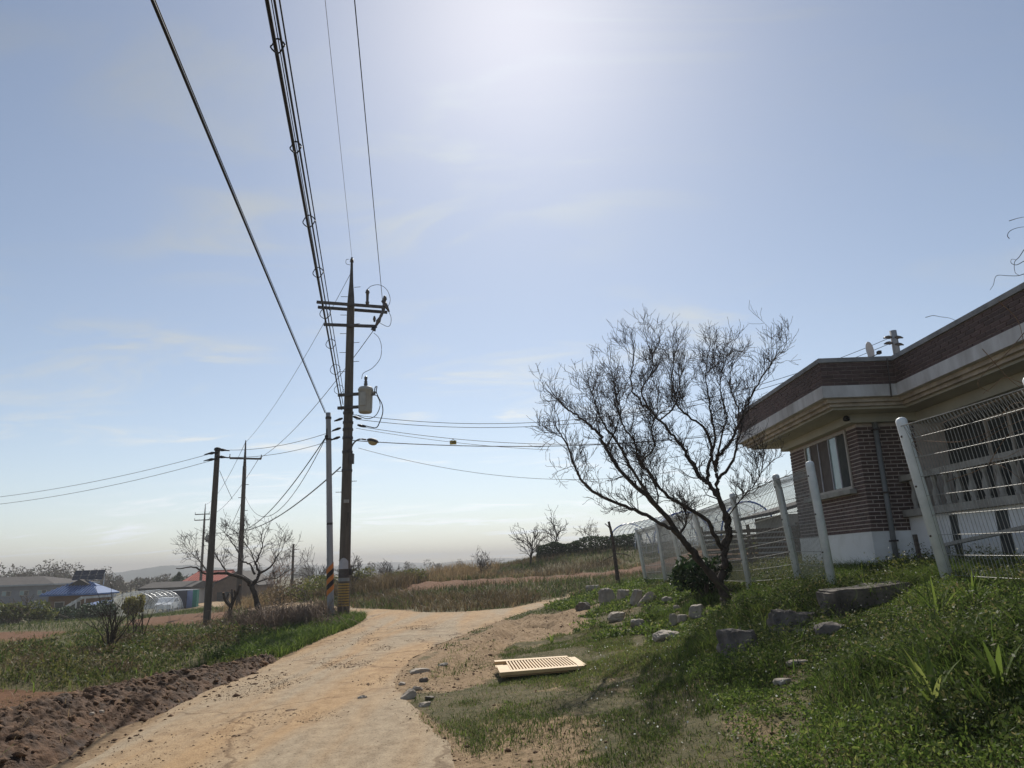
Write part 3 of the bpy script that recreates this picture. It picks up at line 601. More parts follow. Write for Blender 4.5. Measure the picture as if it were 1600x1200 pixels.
wire(aty(536, 632, 24.5), BE + (.10, 0, .05),   .12, .013, 'second cable of the coiled bundle, looped beside the thickest one')
wire(aty(531, 625, 24.5), beyond(A4, (424, -6), 6.85), .0, .006, 'thin cable strung with wire rings along the bundle')
wire(aty(537, 615, 24.5), beyond(aty(537, 615, 24.5), (438, 0), 7.6), .05, .010, 'separate black cable just right of the coiled bundle')
# support rings along the bundle
for k, t in enumerate((.08, .14, .20, .255, .31, .36, .41, .455, .475)):
    i = t * (len(P4) - 1); c = P4[int(i)] + (P4[int(i) + 1] - P4[int(i)]) * (i % 1) + (.03, 0, -.03); rr = .06 + max(0, c[1] - 6) * .0055 + .01 * (k % 2)
    ring = [c + (rr * math.cos(u), .02 * math.sin(3 * u), rr * math.sin(u)) for u in np.linspace(.4, 2 * math.pi + .1, 18)]
    tag(MB().tube(ring, .009, 5).build('cable_ring', 'black', None, True), ('lowest' if k == 0 else 'topmost' if k == 8 else ['second', 'third', 'fourth', 'fifth', 'sixth', 'seventh', 'eighth'][k - 1] + ' from the bottom') + ' of the wire rings on the cable bundle', 'cable ring', 'rings on the cable bundle')
# lines to the right, past the tree
PR = aty(1390, 528, 24); PR2 = aty(1390, 537, 24)
wire(aty(552, 648, 24.5), PR, 1.35, .010, 'uppermost of the wires running right from the transformer pole')
wire(aty(556, 655, 24.5), PR2, 1.30, .010, 'second wire from the top running right from the transformer pole')
wire(aty(572, 668, 24.5), aty(1290, 640, 30), 1.0, .010, 'third wire running right, just above the yellow tag line', 'cable_grey')
E1 = aty(1290, 655, 30); P7 = wire(aty(548, 688, 24.5), E1, .60, .016, 'lashed pale cable running right that carries the yellow tag', 'cable_grey')
wire(aty(556, 669, 24.5), aty(860, 703, 27), .12, .008, 'thin line slanting down right across the tag cable', 'cable_grey')
wire(aty(560, 700, 24.5), aty(1180, 705, 30), 1.15, .008, 'lowest sagging wire running right below the lamp', 'cable_grey')
c = aty(708, 691, 25.8); yt = thing('cable_tag', c, 'small yellow marker tag hanging on the cable right of the lamp', 'tag')
MB().box(c[0] - .12, c[0] + .12, 25.77, 25.83, c[2] - .08, c[2] + .06).build('plate', 'tagyellow', yt); MB().tube([c + (-.06, 0, .05), c + (0, 0, .13), c + (.06, 0, .05)], .012, 5).build('hook', 'black', yt)
for k in (-.035, .05): MB().lathe((c[0] + k, 25.76, c[2] - .02), [(.025, 0), (.03, .02), (.025, .04)], 8).build('eyelet', 'black', yt)
# lines to the left
L1 = aty(329, 709, 27.8); L2 = aty(329, 720, 27.8); wire(aty(348, 703, 27.8), aty(528, 671, 24.5), .22, .009, 'upper wire between the short brown pole and the transformer pole', 'cable_grey')
wire(aty(346, 714, 27.8), aty(527, 685, 24.5), .22, .009, 'lower wire between the short brown pole and the transformer pole', 'cable_grey')
wire(L1, aty(-120, 787, 33), .35, .009, 'upper of the two wires leaving the short brown pole leftward', 'cable_grey'); wire(L2, aty(-120, 797, 33), .38, .009, 'lower of the two wires leaving the short brown pole leftward', 'cable_grey')
wire(aty(549, 425, 24.7), aty(385, 690, 50), .6, .010, 'thin high wire from the tall pole top down to the crossarm pole', 'cable_grey')
wire(aty(583, 517, 24.3), aty(405, 716, 50), .6, .014, 'wire slanting from the fuse down left to the crossarm pole', 'cable_grey')
wire(aty(509, 683, 23.9), aty(380, 828, 50), .6, .020, 'dark cable from the slim pole clamp down to the gnarled tree', 'black')
wire(aty(509, 684, 23.9), aty(383, 775, 50), 2.0, .014, 'slack cable sagging between slim pole and crossarm pole', 'cable_grey')
wire(aty(532, 730, 24.5), aty(380, 829, 50), .45, .024, 'lashed pale cable from transformer pole to low on crossarm pole', 'cable_grey')
wire(aty(384, 690, 50), aty(321, 788, 100), 1.0, .016, 'thin high wire between the crossarm pole and the far pole', 'cable_grey')
wire(aty(404, 717, 50), aty(326, 804, 100), 1.0, .018, 'right-hand wire from the crossarm pole to the far pole', 'cable_grey')
wire(aty(381, 776, 50), aty(318, 850, 100), 2.2, .018, 'slack lower cable between the crossarm pole and the far pole', 'cable_grey')
wire(aty(343, 735, 27.8), aty(363, 780, 27.8), 0.02, .009, 'short stay wire hanging right of the short brown pole', 'cable_grey')
# loose jumper leads on the main pole
def lead(pts, r, label, y=24.3):
    P = spline([aty(px, py, y) for px, py in pts], 6); tag(MB().tube(P, r, 6).build('jumper_lead', 'black', None, True), label, 'cable')
lead([(574, 452), (580, 447), (592, 445), (603, 451), (609, 463), (609, 473), (604, 482)], .010, 'arched jumper lead above the main crossarm')
lead([(607, 486), (611, 496), (610, 507), (605, 510), (594, 505)], .010, 'jumper lead looping down from crossarm tip to fuse')
lead([(584, 520), (592, 528), (596, 542), (594, 560), (582, 575), (568, 583), (565, 592)], .010, 'long wavy lead from the fuse down to the transformer drum')
lead([(585, 615), (586, 606), (589, 604), (588, 612), (592, 622), (597, 632), (598, 645), (593, 660), (588, 668), (578, 667), (566, 664)], .018, 'outer black loop lead right of the transformer drum')
lead([(586, 617), (590, 620), (594, 632), (590, 645), (583, 652), (572, 654), (556, 648)], .014, 'inner black loop lead right of the transformer drum')
lead([(545, 405), (541, 406), (541, 412), (547, 414)], .009, 'tiny wire loop at the very top of the tall pole', 24.65)
lead([(542, 822), (544, 800), (546, 830), (547, 850)], .009, 'thin loose cord hanging down the lower tall pole', 24.4)

# ------------------------------------------------------------------ the brick house on the right
HX, HY = 6.34, 13.0; HE = 16.3
hs = thing('brick_house', (9, 13, 1.2), 'brown brick house with deep white eaves and flat parapet roof on the right', 'house')
def Lpoly(d, x0=5.5, x1=6.8, x2=16.0, y0=2.0, y1=12.23, y2=17.2): return [(x0 + d, y1 + d), (x1 + d, y1 + d), (x1 + d, y0), (x2, y0), (x2, y2 - d), (x0 + d, y2 - d)]
MB().prism(Lpoly(-.03), 4.88, 4.96).build('parapet_cap', 'cap', hs)
par = MB().prism(Lpoly(.006), 4.45, 4.877).build('parapet', 'mortar_dark', hs)
MB().prism(Lpoly(-.05), 4.235, 4.447).build('eaves_band', 'eave_white', hs)
MB().prism(Lpoly(.06), 4.165, 4.232).build('eaves_moulding', 'eave_cream', hs)
MB().prism(Lpoly(.13), 4.105, 4.162).build('eaves_moulding', 'eave_cream', hs)
MB().prism(Lpoly(.20), 4.06, 4.102).build('soffit', 'soffit', hs)
MB().box(HX - .16, 15.5, HY - .14, HE + .1, 3.90, 4.057).build('wall_beam', 'soffit', hs)
wal = MB().box(HX + .006, 15.5, HY + .006, HE - .006, 1.94, 3.897).build('brick_wall', 'mortar', hs)
MB().box(HX - .02, 15.5, HY - .02, HE + .02, .7, 1.937).build('plinth', 'plinth', hs)
# bricks: running bond on the seen faces
BL, BHt, GAP, CRS = .202, .053, .016, .0705
WIN = (13.42, 15.42, 2.74, 3.86)
bricks = []       # (face, u, z, length)
def lay(face, u0, u1, z0, z1, hole=None, par_=None):
    r = 0; z = z0
    while z + BHt <= z1 + .004:
        u = u0 - (0 if r % 2 == 0 else (BL + GAP) / 2)
        while u < u1:
            a = max(u, u0); b = min(u + BL, u1)
            if hole and z + BHt > hole[2] and z < hole[3]:
                if a < hole[0] < b: b = hole[0]
                elif a < hole[1] < b: a = hole[1]
                elif a >= hole[0] and b <= hole[1]: a = b
            if b - a > .03: bricks.append((face, (a + b) / 2, z + BHt / 2, b - a, par_))
            u += BL + GAP
        z += CRS; r += 1
lay(('x', HX), HY, HE, 1.945, 3.89, WIN, wal); lay(('y', HY), HX, 7.4, 1.945, 3.89, None, wal)
lay(('x', 5.5), 12.23, 17.2, 4.456, 4.875, None, par); lay(('y', 12.23), 5.5, 6.8, 4.456, 4.875, None, par); lay(('x', 6.8), 7.0, 12.23, 4.456, 4.875, None, par)
def bpos(b):
    (ax, v), u, z, l, p = b; return np.array([v + .009, u, z]) if ax == 'x' else np.array([u, v + .009, z])
def seen(b):
    p = bpos(b); v = p - CAM; d = v @ FW; px = 800 + F * (v @ CR) / d; return px < 1600
bricks.sort(key=lambda b: (not seen(b), np.linalg.norm(bpos(b) - CAM) / math.sqrt(b[3] / .2)))
bm_ = MB().box(-.011, .011, -.5, .5, -BHt / 2, BHt / 2).mesh('brick'); bm_.materials.append(M['brick'])
rest = {}
for i, b in enumerate(bricks):
    p = bpos(b); (ax, v), u, z, l, pr_ = b; jit = random.uniform(-.003, .003)
    if i < 300:
        o = bpy.data.objects.new('brick', bm_); COL.objects.link(o); o.parent = pr_
        o.location = p + (np.array([jit, 0, 0]) if ax == 'x' else np.array([0, jit, 0])); o.rotation_euler = (0, 0, 0 if ax == 'x' else rad(90)); o.scale = (1, l, 1)
    else:
        m = rest.setdefault(id(pr_), (pr_, MB()))[1]
        if ax == 'x': m.box(p[0] - .011 + jit, p[0] + .011, u - l / 2, u + l / 2, z - BHt / 2, z + BHt / 2)
        else: m.box(u - l / 2, u + l / 2, p[1] - .011 + jit, p[1] + .011, z - BHt / 2, z + BHt / 2)
for pr_, m in rest.values(): tag(m.build('brickwork', 'brick_joined', pr_), kind='stuff')
# window in the left wall
wy0, wy1, wz0, wz1 = WIN
wi = MB(); 
for (a, b, c_, d_) in ((wy0, wy1, wz0, wz0 + .06), (wy0, wy1, wz1 - .05, wz1), (wy0, wy0 + .05, wz0 + .06, wz1 - .05), (wy1 - .05, wy1, wz0 + .06, wz1 - .05)): wi.box(HX - .03, HX + .05, a, b, c_, d_)
win = wi.build('window', 'frame', hs)
MB().box(HX - .14, HX - .012, wy0 - .1, wy1 + .1, wz0 - .09, wz0 - .004).build('sill', 'concrete', win)
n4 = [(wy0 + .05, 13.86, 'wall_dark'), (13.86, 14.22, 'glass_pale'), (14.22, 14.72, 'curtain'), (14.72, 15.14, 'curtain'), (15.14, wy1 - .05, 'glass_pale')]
for a, b, m in n4:
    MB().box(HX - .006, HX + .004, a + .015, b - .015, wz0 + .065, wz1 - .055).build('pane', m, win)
for y in (13.86, 14.22, 14.72, 15.14): MB().box(HX - .025, HX + .02, y - .014, y + .014, wz0 + .062, wz1 - .052).build('mullion', 'plate', win)
MB().tube([(6.66, 12.93, 3.93), (6.66, 12.93, 1.0)], .045, 12).build('downpipe', 'pipe', hs, True)
for z in (3.75, 2.6, 1.75): MB().box(6.60, 6.72, 12.87, 12.99, z, z + .03).build('pipe_clip', 'steel_dark', hs)
# front wing with the veranda
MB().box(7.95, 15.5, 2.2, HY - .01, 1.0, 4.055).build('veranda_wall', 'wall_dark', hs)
MB().box(7.4, 7.95, 2.2, HY - .012, 3.86, 4.05).build('veranda_beam', 'soffit', hs)
MB().box(7.02, 7.9, 3, HY - .03, .8, 2.165).build('veranda_base', 'plinth', hs)
MB().box(6.92, 7.945, 3, HY - .03, 2.17, 2.29).build('veranda_slab', 'concrete', hs)
ra = MB().box(6.95, 7.13, 3, HY - .03, 2.80, 2.90).build('veranda_rail', 'concrete', hs)
bal = MB().lathe((0, 0, 0), [(.05, 0), (.05, .04), (.035, .06), (.06, .17), (.058, .22), (.032, .34), (.03, .40), (.05, .44), (.05, .51)], 10).mesh('baluster', True); bal.materials.append(M['concrete'])
y = HY - .3
while y > 6.5:
    o = bpy.data.objects.new('baluster', bal); COL.objects.link(o); o.parent = ra; o.location = (7.04, y, 2.29); y -= .33
for (y0, y1, z0, z1, m, nm) in ((9.2, 10.2, 2.65, 3.65, 'glass_pale', 'window'), (10.6, 11.8, 2.31, 3.7, 'glass', 'sliding_door')):
    f = MB()
    for q in ((y0, y1, z0, z0 + .06), (y0, y1, z1 - .06, z1), (y0, y0 + .06, z0 + .06, z1 - .06), (y1 - .06, y1, z0 + .06, z1 - .06), ((y0 + y1) / 2 - .03, (y0 + y1) / 2 + .03, z0 + .06, z1 - .06)): f.box(7.90, 7.98, *q)
    w_ = f.build(nm, 'frame', hs)
    for k in (0, 1): MB().box(7.925, 7.949, y0 + .065 + k * (y1 - y0) / 2 - .03 * k, y0 - .035 + (k + 1) * (y1 - y0) / 2 - .03 * k, z0 + .062, z1 - .062).build('pane', m, w_)
for a, b in ((10.35, 10.62), (11.55, 11.75)): MB().box(7.012, 7.03, a, b, 1.2, 2.12).build('vent_opening', 'wall_dark', hs)
MB().bar((6.75, 11.9, 1.62), (6.75, 8.2, 1.98), .09, .05).build('stair_rail', 'concrete', hs)
for y_ in (11.5, 9.6, 8.4): MB().bar((6.75, y_, 1.0), (6.75, y_, 1.60 + (11.9 - y_) * .0973), .05, .05, (1, 0, 0)).build('rail_post', 'pipe', hs)
a = aty(1432, 835, 12); MB().bar((a[0], 12, 1.15), (a[0] - .03, 12, a[2]), .05, .06, (0, 1, 0)).build('stake', 'wood_dark', hs)
c = aty(1386, 580, 12.15); MB().tube([aty(1386, 560, 12.1) , aty(1389, 585, 12.1), aty(1393, 620, 12.15)], .012, 6).build('drop_cable', 'steel_dark', hs)
c = np.array([6.05, 13.1, 4.0]); MB().lathe((6.12, 12.86, 3.93), [(.04, 0), (.06, .02), (.06, .06), (.03, .1)], 10).build('eave_lamp', 'black', hs)
c = aty(1358, 548, 15.5); c[2] = max(c[2], 5.2)
dz = thing('satellite_dish', (c[0], 15.5, 4.97), 'small pinkish satellite dish standing on the brick house roof', 'satellite dish')
dm = MB(); vs = []; fs = []
for i in range(6):
    rr = .19 * i / 5
    for k in range(18):
        a = 2 * math.pi * k / 18; v = Vector((rr * math.cos(a), -.5 * rr * rr / .19 * .5 + .03, rr * 1.1 * math.sin(a))); v.rotate(Matrix.Rotation(rad(38), 3, 'Z')); vs.append(v + Vector((c[0], 15.5, c[2])))
for i in range(5):
    for k in range(18): fs.append((i * 18 + k, i * 18 + (k + 1) % 18, (i + 1) * 18 + (k + 1) % 18, (i + 1) * 18 + k))
do = dm.add(vs, fs).build('dish', 'dish', dz, True); md = do.modifiers.new('solid', 'SOLIDIFY'); md.thickness = .012
MB().tube([(c[0], 15.56, c[2] - .03), (c[0] + .02, 15.6, 4.96)], .018, 8).build('mast', 'steel_dark', dz); MB().box(c[0] + .08, c[0] + .15, 15.26, 15.36, c[2] - .14, c[2] - .07).build('receiver', 'black', dz); MB().tube([(c[0], 15.5, c[2] - .17), (c[0] + .11, 15.31, c[2] - .12)], .01, 6).build('receiver_arm', 'steel_dark', dz)

# ------------------------------------------------------------------ white mesh fence
POST = [None, None, ((1485, 920), (1408, 657), 8.2), ((1303, 925), (1265, 724), 10.7), ((1250, 915), (1212, 744), 12.6), ((1172, 920), (1144, 773), 14.7), ((1114, 905), (1083, 797), 17.4), ((1071, 912), (1046, 806), 20), ((1041, 911), (1026, 816), 22.6), ((1010, 912), (994, 826), 25)]
fe = thing('mesh_fence', (4.6, 14, 1.0), 'white steel mesh fence with leaning round-topped posts before the brick house', 'fence')
posts = []
for i, pst in enumerate(POST):
    if pst is None: B0 = np.array([4.75, 3.9 + 2.1 * i, 1.14]); T0 = np.array([4.5, 3.9 + 2.1 * i, 3.0])
    else: B0 = aty(*pst[0], pst[2]); T0 = aty(*pst[1], pst[2])
    B0 = B0.copy(); d = (T0 - B0); B0 = T0 - d * ((T0[2] - (tz(B0[0], B0[1]) - .15)) / d[2]); L_ = T0 - B0; rr = .062
    MB().tube([B0, T0 - L_ * .02, T0 + L_ * 0, T0 + L_ * .012, T0 + L_ * .018], [rr, rr, rr, rr * .75, rr * .3], 12).build('post', 'white_paint', fe, True)
    posts.append((B0, T0))
for i in range(len(posts) - 1):
    if i == 2: continue            # open gap between the two nearest posts
    (b0, t0), (b1, t1) = posts[i], posts[i + 1]; pn = MB(); wr = .0030 + .0006 * i
    def at(u, v): return (b0 * (1 - u) + b1 * u) * (1 - v) + (t0 * (1 - u) + t1 * u) * v
    L_ = np.linalg.norm(b1 - b0); n = int(L_ / ((.064 if i < 6 else .09))); V0, V1 = .15, .965
    # near panel hangs a little slack
    sag = lambda u: .004 * math.sin(math.pi * u)
    for k in range(n + 1):
        u = .03 + .94 * k / n; dv = -sag(u); pn.tube([at(u, V0), at(u, V1 - .075 + dv)], wr, 3, False)
        u2 = .03 + .94 * (k + .5) / n
        if k < n: pn.tube([at(u, V1 - .075 + dv), at(u2, V1 + dv) + (-.045, 0, 0), at(.03 + .94 * (k + 1) / n, V1 - .075 + dv)], wr, 3, False)
    for v in np.linspace(V0, V1 - .075, 8): pn.tube([at(u, v - sag(u)) + (.006, 0, 0) for u in np.linspace(.02, .98, 7)], wr * 1.0, 4, False)
    pn.tube([at(u, V1 - sag(u)) + (-.045, 0, 0) for u in np.linspace(.02, .98, 7)], wr * 1.7, 5, False)
    pn.build('mesh_panel', 'wire', fe)
for (b, t) in posts[2:6]:
    for v in (.35, .62, .9):
        c = b + (t - b) * v; MB().lathe((c[0] - .064, c[1] - .02, c[2]), [(.006, 0), (.012, .006), (.012, .018), (.006, .024)], 6).build('bolt', 'steel_dark', fe)

# ------------------------------------------------------------------ slatted timber fence and sheds behind
sf = thing('slat_fence', (8, 21, 1), 'dark horizontal board fence behind the white mesh fence, beside the house', 'fence')
for k in range(9):
    z = 1.15 + k * .145; y_ = 20.6 + .02 * (k % 2)
    MB().bar((5.7, 22.4, z), (9.5, y_, z + .01 * (k % 3)), .03, .105).build('board', 'wood_dark', sf)
for q in (0, .33, .66, 1): MB().bar((5.7 + 3.8 * q, 22.46 - 1.8 * q, .8), (5.7 + 3.8 * q, 22.46 - 1.8 * q, 2.5), .08, .08, (1, 0, 0)).build('post', 'wood_dark', sf)
sh = thing('garden_shed', (10, 24, 1.1), 'low grey shed with a pitched dark roof tucked behind the brick house', 'shed')
MB().box(8.55, 11.5, 23.2, 26, .9, 2.85).build('wall', 'wall_pale', sh); MB().add([(8.1, 22.9, 2.82), (11.7, 22.9, 3.75), (11.7, 26.3, 3.75), (8.1, 26.3, 2.82), (8.1, 22.9, 2.92), (11.7, 22.9, 3.85), (11.7, 26.3, 3.85), (8.1, 26.3, 2.92)], [(0, 3, 2, 1), (4, 5, 6, 7), (0, 1, 5, 4), (1, 2, 6, 5), (2, 3, 7, 6), (3, 0, 4, 7)]).build('roof', 'roof_dark', sh); MB().box(8.8, 9.3, 23.17, 23.21, 1.6, 2.5).build('window', 'glass', sh)

def greenhouse(cx0, y0, y1, zb, w, h, label, blue=True, yaw=0.0, nm='arched_greenhouse', arch_r=.03):
    g = thing(nm, (cx0, y0, zb), label, 'greenhouse')
    def arch(u, s=1.0): a = math.pi * u; return -math.cos(a) * w / 2 * s, math.sin(a) ** .75 * h * s
    n = 20; L_ = y1 - y0; k = max(3, int(L_ / 1.4)); cs, sn = math.cos(yaw), math.sin(yaw)
    def W_(x, y, z): return (cx0 + x * cs - y * sn, y0 + x * sn + y * cs, zb + z)
    v = []; f = []
    for j in range(k + 1):
        for i in range(n + 1): x, z = arch(i / n); v.append(W_(x, L_ * j / k, z))
    for j in range(k):
        for i in range(n): f.append((j * (n + 1) + i, j * (n + 1) + i + 1, (j + 1) * (n + 1) + i + 1, (j + 1) * (n + 1) + i))
    MB().add(v, f).build('film_cover', 'film', g, True)
    for j in range(k + 1):
        MB().tube([W_(x, L_ * j / k, z) for x, z in (arch(i / n, 1.004) for i in range(n + 1))], arch_r * (2.0 if blue and j in (0, k) else .8), 6).build('hoop', 'bluepipe' if blue and j in (0, k) else 'alu', g)
    for u in (.25, .5, .75): x, z = arch(u, 1.006); MB().tube([W_(x, 0, z), W_(x, L_, z)], arch_r * .7, 5).build('purlin', 'alu', g)
    v = [W_(*((arch(i / n, .99)[0], 0.02, arch(i / n, .99)[1]))) for i in range(n + 1)]
    MB().add(v, [tuple(range(n + 1))]).build('end_wall', 'film', g)
    for x in (-.5, .5): MB().tube([W_(x, 0, 0), W_(x, 0, h * .93)], arch_r * .8, 5).build('door_post', 'alu', g)
    return g
c = aty(1166, 784, 46); CPg = tz(c[0], 46); greenhouse(c[0], 46, 60, CPg, 3.8, c[2] - CPg, 'clear plastic greenhouse with a blue arched edge, nearer the brick house', True, .12)
c = aty(1068, 800, 49); CPg = tz(c[0], 49); greenhouse(c[0], 49, 63, CPg, 3.9, c[2] - CPg, 'clear plastic greenhouse with blue edging behind the main tree', True, .12)

# ------------------------------------------------------------------ village on the left
bh = thing('blue_roof_house', (-44.5, 75, -2.8), 'brown house with blue ribbed hip roof and solar panels on top', 'house')
X0, X1, Y0, Y1 = -48.9, -43.0, 75, 79.2; EZ = .12
MB().box(X0 + .6, X1 - .6, Y0 + .6, Y1 - .6, -3.2, EZ).build('wall', 'wall_brown', bh)
rx0, rx1 = -46.8, -44.9; rz = 1.25; ym = (Y0 + Y1) / 2
rf = MB().add([(X0, Y0, EZ), (X1, Y0, EZ), (X1, Y1, EZ), (X0, Y1, EZ), (rx0, ym, rz), (rx1, ym, rz), (X0, Y0, EZ - .15), (X1, Y0, EZ - .15), (X1, Y1, EZ - .15), (X0, Y1, EZ - .15)],
    [(0, 1, 5, 4), (1, 2, 5), (2, 3, 4, 5), (3, 0, 4), (0, 6, 7, 1), (1, 7, 8, 2), (2, 8, 9, 3), (3, 9, 6, 0), (6, 9, 8, 7)]).build('roof', 'roof_blue', bh)
for k in range(19):
    x = X0 + .2 + (X1 - X0 - .4) * k / 18; t = 1.0
    if x < rx0: t = (x - X0) / (rx0 - X0)
    if x > rx1: t = (X1 - x) / (X1 - rx1)
    MB().bar((x, Y0 - .01, EZ + .03), (x, Y0 + (ym - Y0) * t, EZ + (rz - EZ) * t + .03), .09, .12).build('rib', 'roof_blue', rf)
MB().add([(-47.2, 76.4, .85), (-44.4, 76.4, .85), (-45.8, 76.4, 1.55), (-47.2, 77.4, .85), (-44.4, 77.4, .85), (-45.8, 77.4, 1.55)], [(0, 1, 2), (3, 5, 4), (0, 2, 5, 3), (1, 4, 5, 2), (0, 3, 4, 1)]).build('gable', 'roof_dark', rf)
for k in range(4):
    for j in range(2):
        x = -47.3 + k * .82; z = 1.5 + j * .5; MB().add([(x, 77.5 + j * .25, z), (x + .76, 77.5 + j * .25, z), (x + .76, 77.75 + j * .25, z + .46), (x, 77.75 + j * .25, z + .46), (x, 77.56 + j * .25, z - .03), (x + .76, 77.56 + j * .25, z - .03), (x + .76, 77.81 + j * .25, z + .43), (x, 77.81 + j * .25, z + .43)], [(0, 1, 2, 3), (7, 6, 5, 4), (0, 4, 5, 1), (1, 5, 6, 2), (2, 6, 7, 3), (3, 7, 4, 0)]).build('solar_panel', 'solar', bh)
for x in (-47.1, -45.7, -44.2): MB().bar((x, 78.1, .9), (x, 78.1, 2.4), .06, .06, (1, 0, 0)).build('panel_strut', 'alu', bh)
for x, z0, z1 in ((-47.6, -2.4, -.6), (-45.9, -1.6, -.6)): w_ = MB().box(x, x + 1.0, Y0 + .55, Y0 + .62, z0, z1).build('window', 'frame', bh); MB().box(x + .07, x + .93, Y0 + .53, Y0 + .549, z0 + .08, z1 - .08).build('pane', 'glass', w_)
sr = thing('outdoor_stair', (-45, 72.5, -3), 'white sloping concrete stair rail in front of the blue-roofed house', 'stair')
a = aty(70, 968, 72.5); b = aty(128, 934, 72.5); c = aty(182, 930, 72.5); MB().bar(a, b, .12, .28).build('sloping_rail', 'eave_white', sr); MB().bar(b, c, .12, .22).build('landing_rail', 'eave_white', sr)
for q in (.15, .5, .85): p_ = a + (b - a) * q; MB().bar((p_[0], 72.5, -3.2), p_ - (0, 0, .12), .1, .1, (1, 0, 0)).build('post', 'eave_white', sr)
for q in (.1, .9): p_ = b + (c - b) * q; MB().bar((p_[0], 72.5, -3.2), p_ - (0, 0, .1), .1, .1, (1, 0, 0)).build('post', 'eave_white', sr)
tp = thing('tarp_shelter', (-41.5, 70, -2.8), 'pale blue tarpaulin shelter below the blue-roofed house', 'shelter')
a = aty(129, 944, 70); b = aty(166, 945, 70); MB().add([(a[0], 70, a[2] - .05), (b[0], 70, b[2] - .05), (b[0] - .4, 72, b[2] + .35), (a[0] + .9, 72, b[2] + .4)], [(0, 1, 2, 3)]).build('tarpaulin', 'tarp', tp).modifiers.new('s', 'SOLIDIFY').thickness = .04
for x in (a[0] + .1, b[0] - .1): MB().tube([(x, 70.1, -3), (x, 70.1, a[2])], .04, 6).build('pole', 'pipe', tp)
MB().box(a[0] + .1, b[0] - .1, 71.5, 71.9, -3.1, a[2] - .3).build('dark_screen', 'navy', tp)
gb = thing('grey_hall', (-82, 120, -3.2), 'long grey metal hall with a pale roof edge at the far left', 'building')
MB().box(-104, -76.2, 120, 132, -4, .75).build('wall', 'wall_grey', gb); MB().box(-104.5, -75.6, 119.4, 132.4, .752, 1.0).build('roof_edge', 'roof_grey', gb)
MB().add([(-104.5, 119.6, 1.003), (-75.8, 119.6, 1.003), (-75.8, 132, 1.003), (-104.5, 132, 1.003), (-100, 126, 2.3), (-82, 126, 2.3)], [(0, 1, 5, 4), (1, 2, 5), (2, 3, 4, 5), (3, 0, 4), (0, 3, 2, 1)]).build('roof', 'roof_dark', gb)
for k in range(7):
    x = -96 + k * 2.9; w_ = MB().box(x, x + 1.5, 119.93, 119.995, -.75, .05).build('window', 'frame', gb); MB().box(x + .08, x + .72, 119.90, 119.928, -.68, -.02).build('pane', 'glass_pale', w_); MB().box(x + .78, x + 1.42, 119.90, 119.928, -.68, -.02).build('pane', 'glass', w_)
for k in range(3): x = -90 + k * 6.2; w_ = MB().box(x, x + 1.5, 119.93, 119.995, -3.1, -2.4).build('window', 'frame', gb); MB().box(x + .08, x + 1.42, 119.90, 119.928, -3.03, -2.47).build('pane', 'glass_pale', w_)
c = aty(207, 925, 73); greenhouse(c[0], 73, 80, -2.4, 5.2, c[2] + 2.4, 'low silvery plastic greenhouse beside the blue-roofed house', False, .1, arch_r=.025)
fh = thing('long_farmhouse', (-41, 96, -2.3), 'long low pale farmhouse with a dark flat-pitched roof', 'house')
a = aty(219, 920, 96); b = aty(302, 917, 96); MB().box(a[0] + .4, b[0] - .3, 96, 102, -3, a[2] - .25).build('wall', 'wall_pale', fh)
MB().add([(a[0], 95.4, a[2] - .25), (b[0], 95.4, a[2] - .25), (b[0], 102.5, a[2] - .25), (a[0], 102.5, a[2] - .25), (a[0], 95.4, a[2] + .05), (b[0], 95.4, a[2] + .05), (b[0], 99, a[2] + .75), (a[0], 99, a[2] + .75), (a[0], 102.5, a[2]), (b[0], 102.5, a[2])], [(0, 3, 2, 1), (0, 1, 5, 4), (4, 5, 6, 7), (7, 6, 9, 8), (3, 8, 9, 2), (0, 4, 7, 8, 3), (1, 2, 9, 6, 5)]).build('roof', 'roof_dark', fh)
for k in range(4): x = a[0] + 1.2 + k * 1.6; w_ = MB().box(x, x + .9, 95.94, 95.996, -2.0, -.8).build('window', 'frame', fh); MB().box(x + .07, x + .83, 95.91, 95.938, -1.93, -.87).build('pane', 'glass', w_)
ct = thing('sheeted_store', (-39, 85, -2.3), 'navy sheeted store with blue side and green end by the lane', 'store')
a = aty(262, 924, 85); b = aty(292, 924, 85); e = aty(308, 924, 85); MB().box(a[0], b[0], 85, 88, -2.9, a[2]).build('front_sheet', 'navy', ct); MB().box(b[0] + .003, e[0] - .5, 85.1, 86, -2.9, a[2] - .05).build('side_sheet', 'tarp', ct); MB().box(e[0] - .497, e[0], 85.05, 85.6, -2.9, a[2] + .06).build('end_sheet', 'green_sheet', ct); MB().box(a[0] - .1, b[0] + .1, 84.9, 88.1, a[2] + .003, a[2] + .09).build('roof_sheet', 'roof_grey', ct)
rh = thing('red_roof_house', (-48, 110, -2), 'low house with a bright red two-tier metal roof beyond the poles', 'house')
a = aty(284, 909, 110); b = aty(345, 908, 110); MB().box(a[0] + .5, b[0], 110.5, 117, -3, a[2]).build('wall', 'wall_brown', rh)
MB().add([(a[0], 109.8, a[2]), (b[0] + .5, 109.8, a[2]), (b[0] + .5, 113.5, a[2] + 1.45), (a[0] + .9, 113.5, a[2] + 1.45), (b[0] + .5, 117, a[2]), (a[0], 117, a[2]), (a[0], 109.8, a[2] - .15), (b[0] + .5, 109.8, a[2] - .15)], [(0, 1, 2, 3), (3, 2, 4, 5), (0, 3, 5), (1, 4, 2), (0, 6, 7, 1)]).build('roof', 'roof_red', rh)
for k in range(14): x = a[0] + .9 + k * (b[0] - a[0] - .6) / 14; MB().bar((x, 109.8, a[2] + .03), (x, 113.5, a[2] + 1.48), .07, .07).build('roof_seam', 'roof_red', rh)
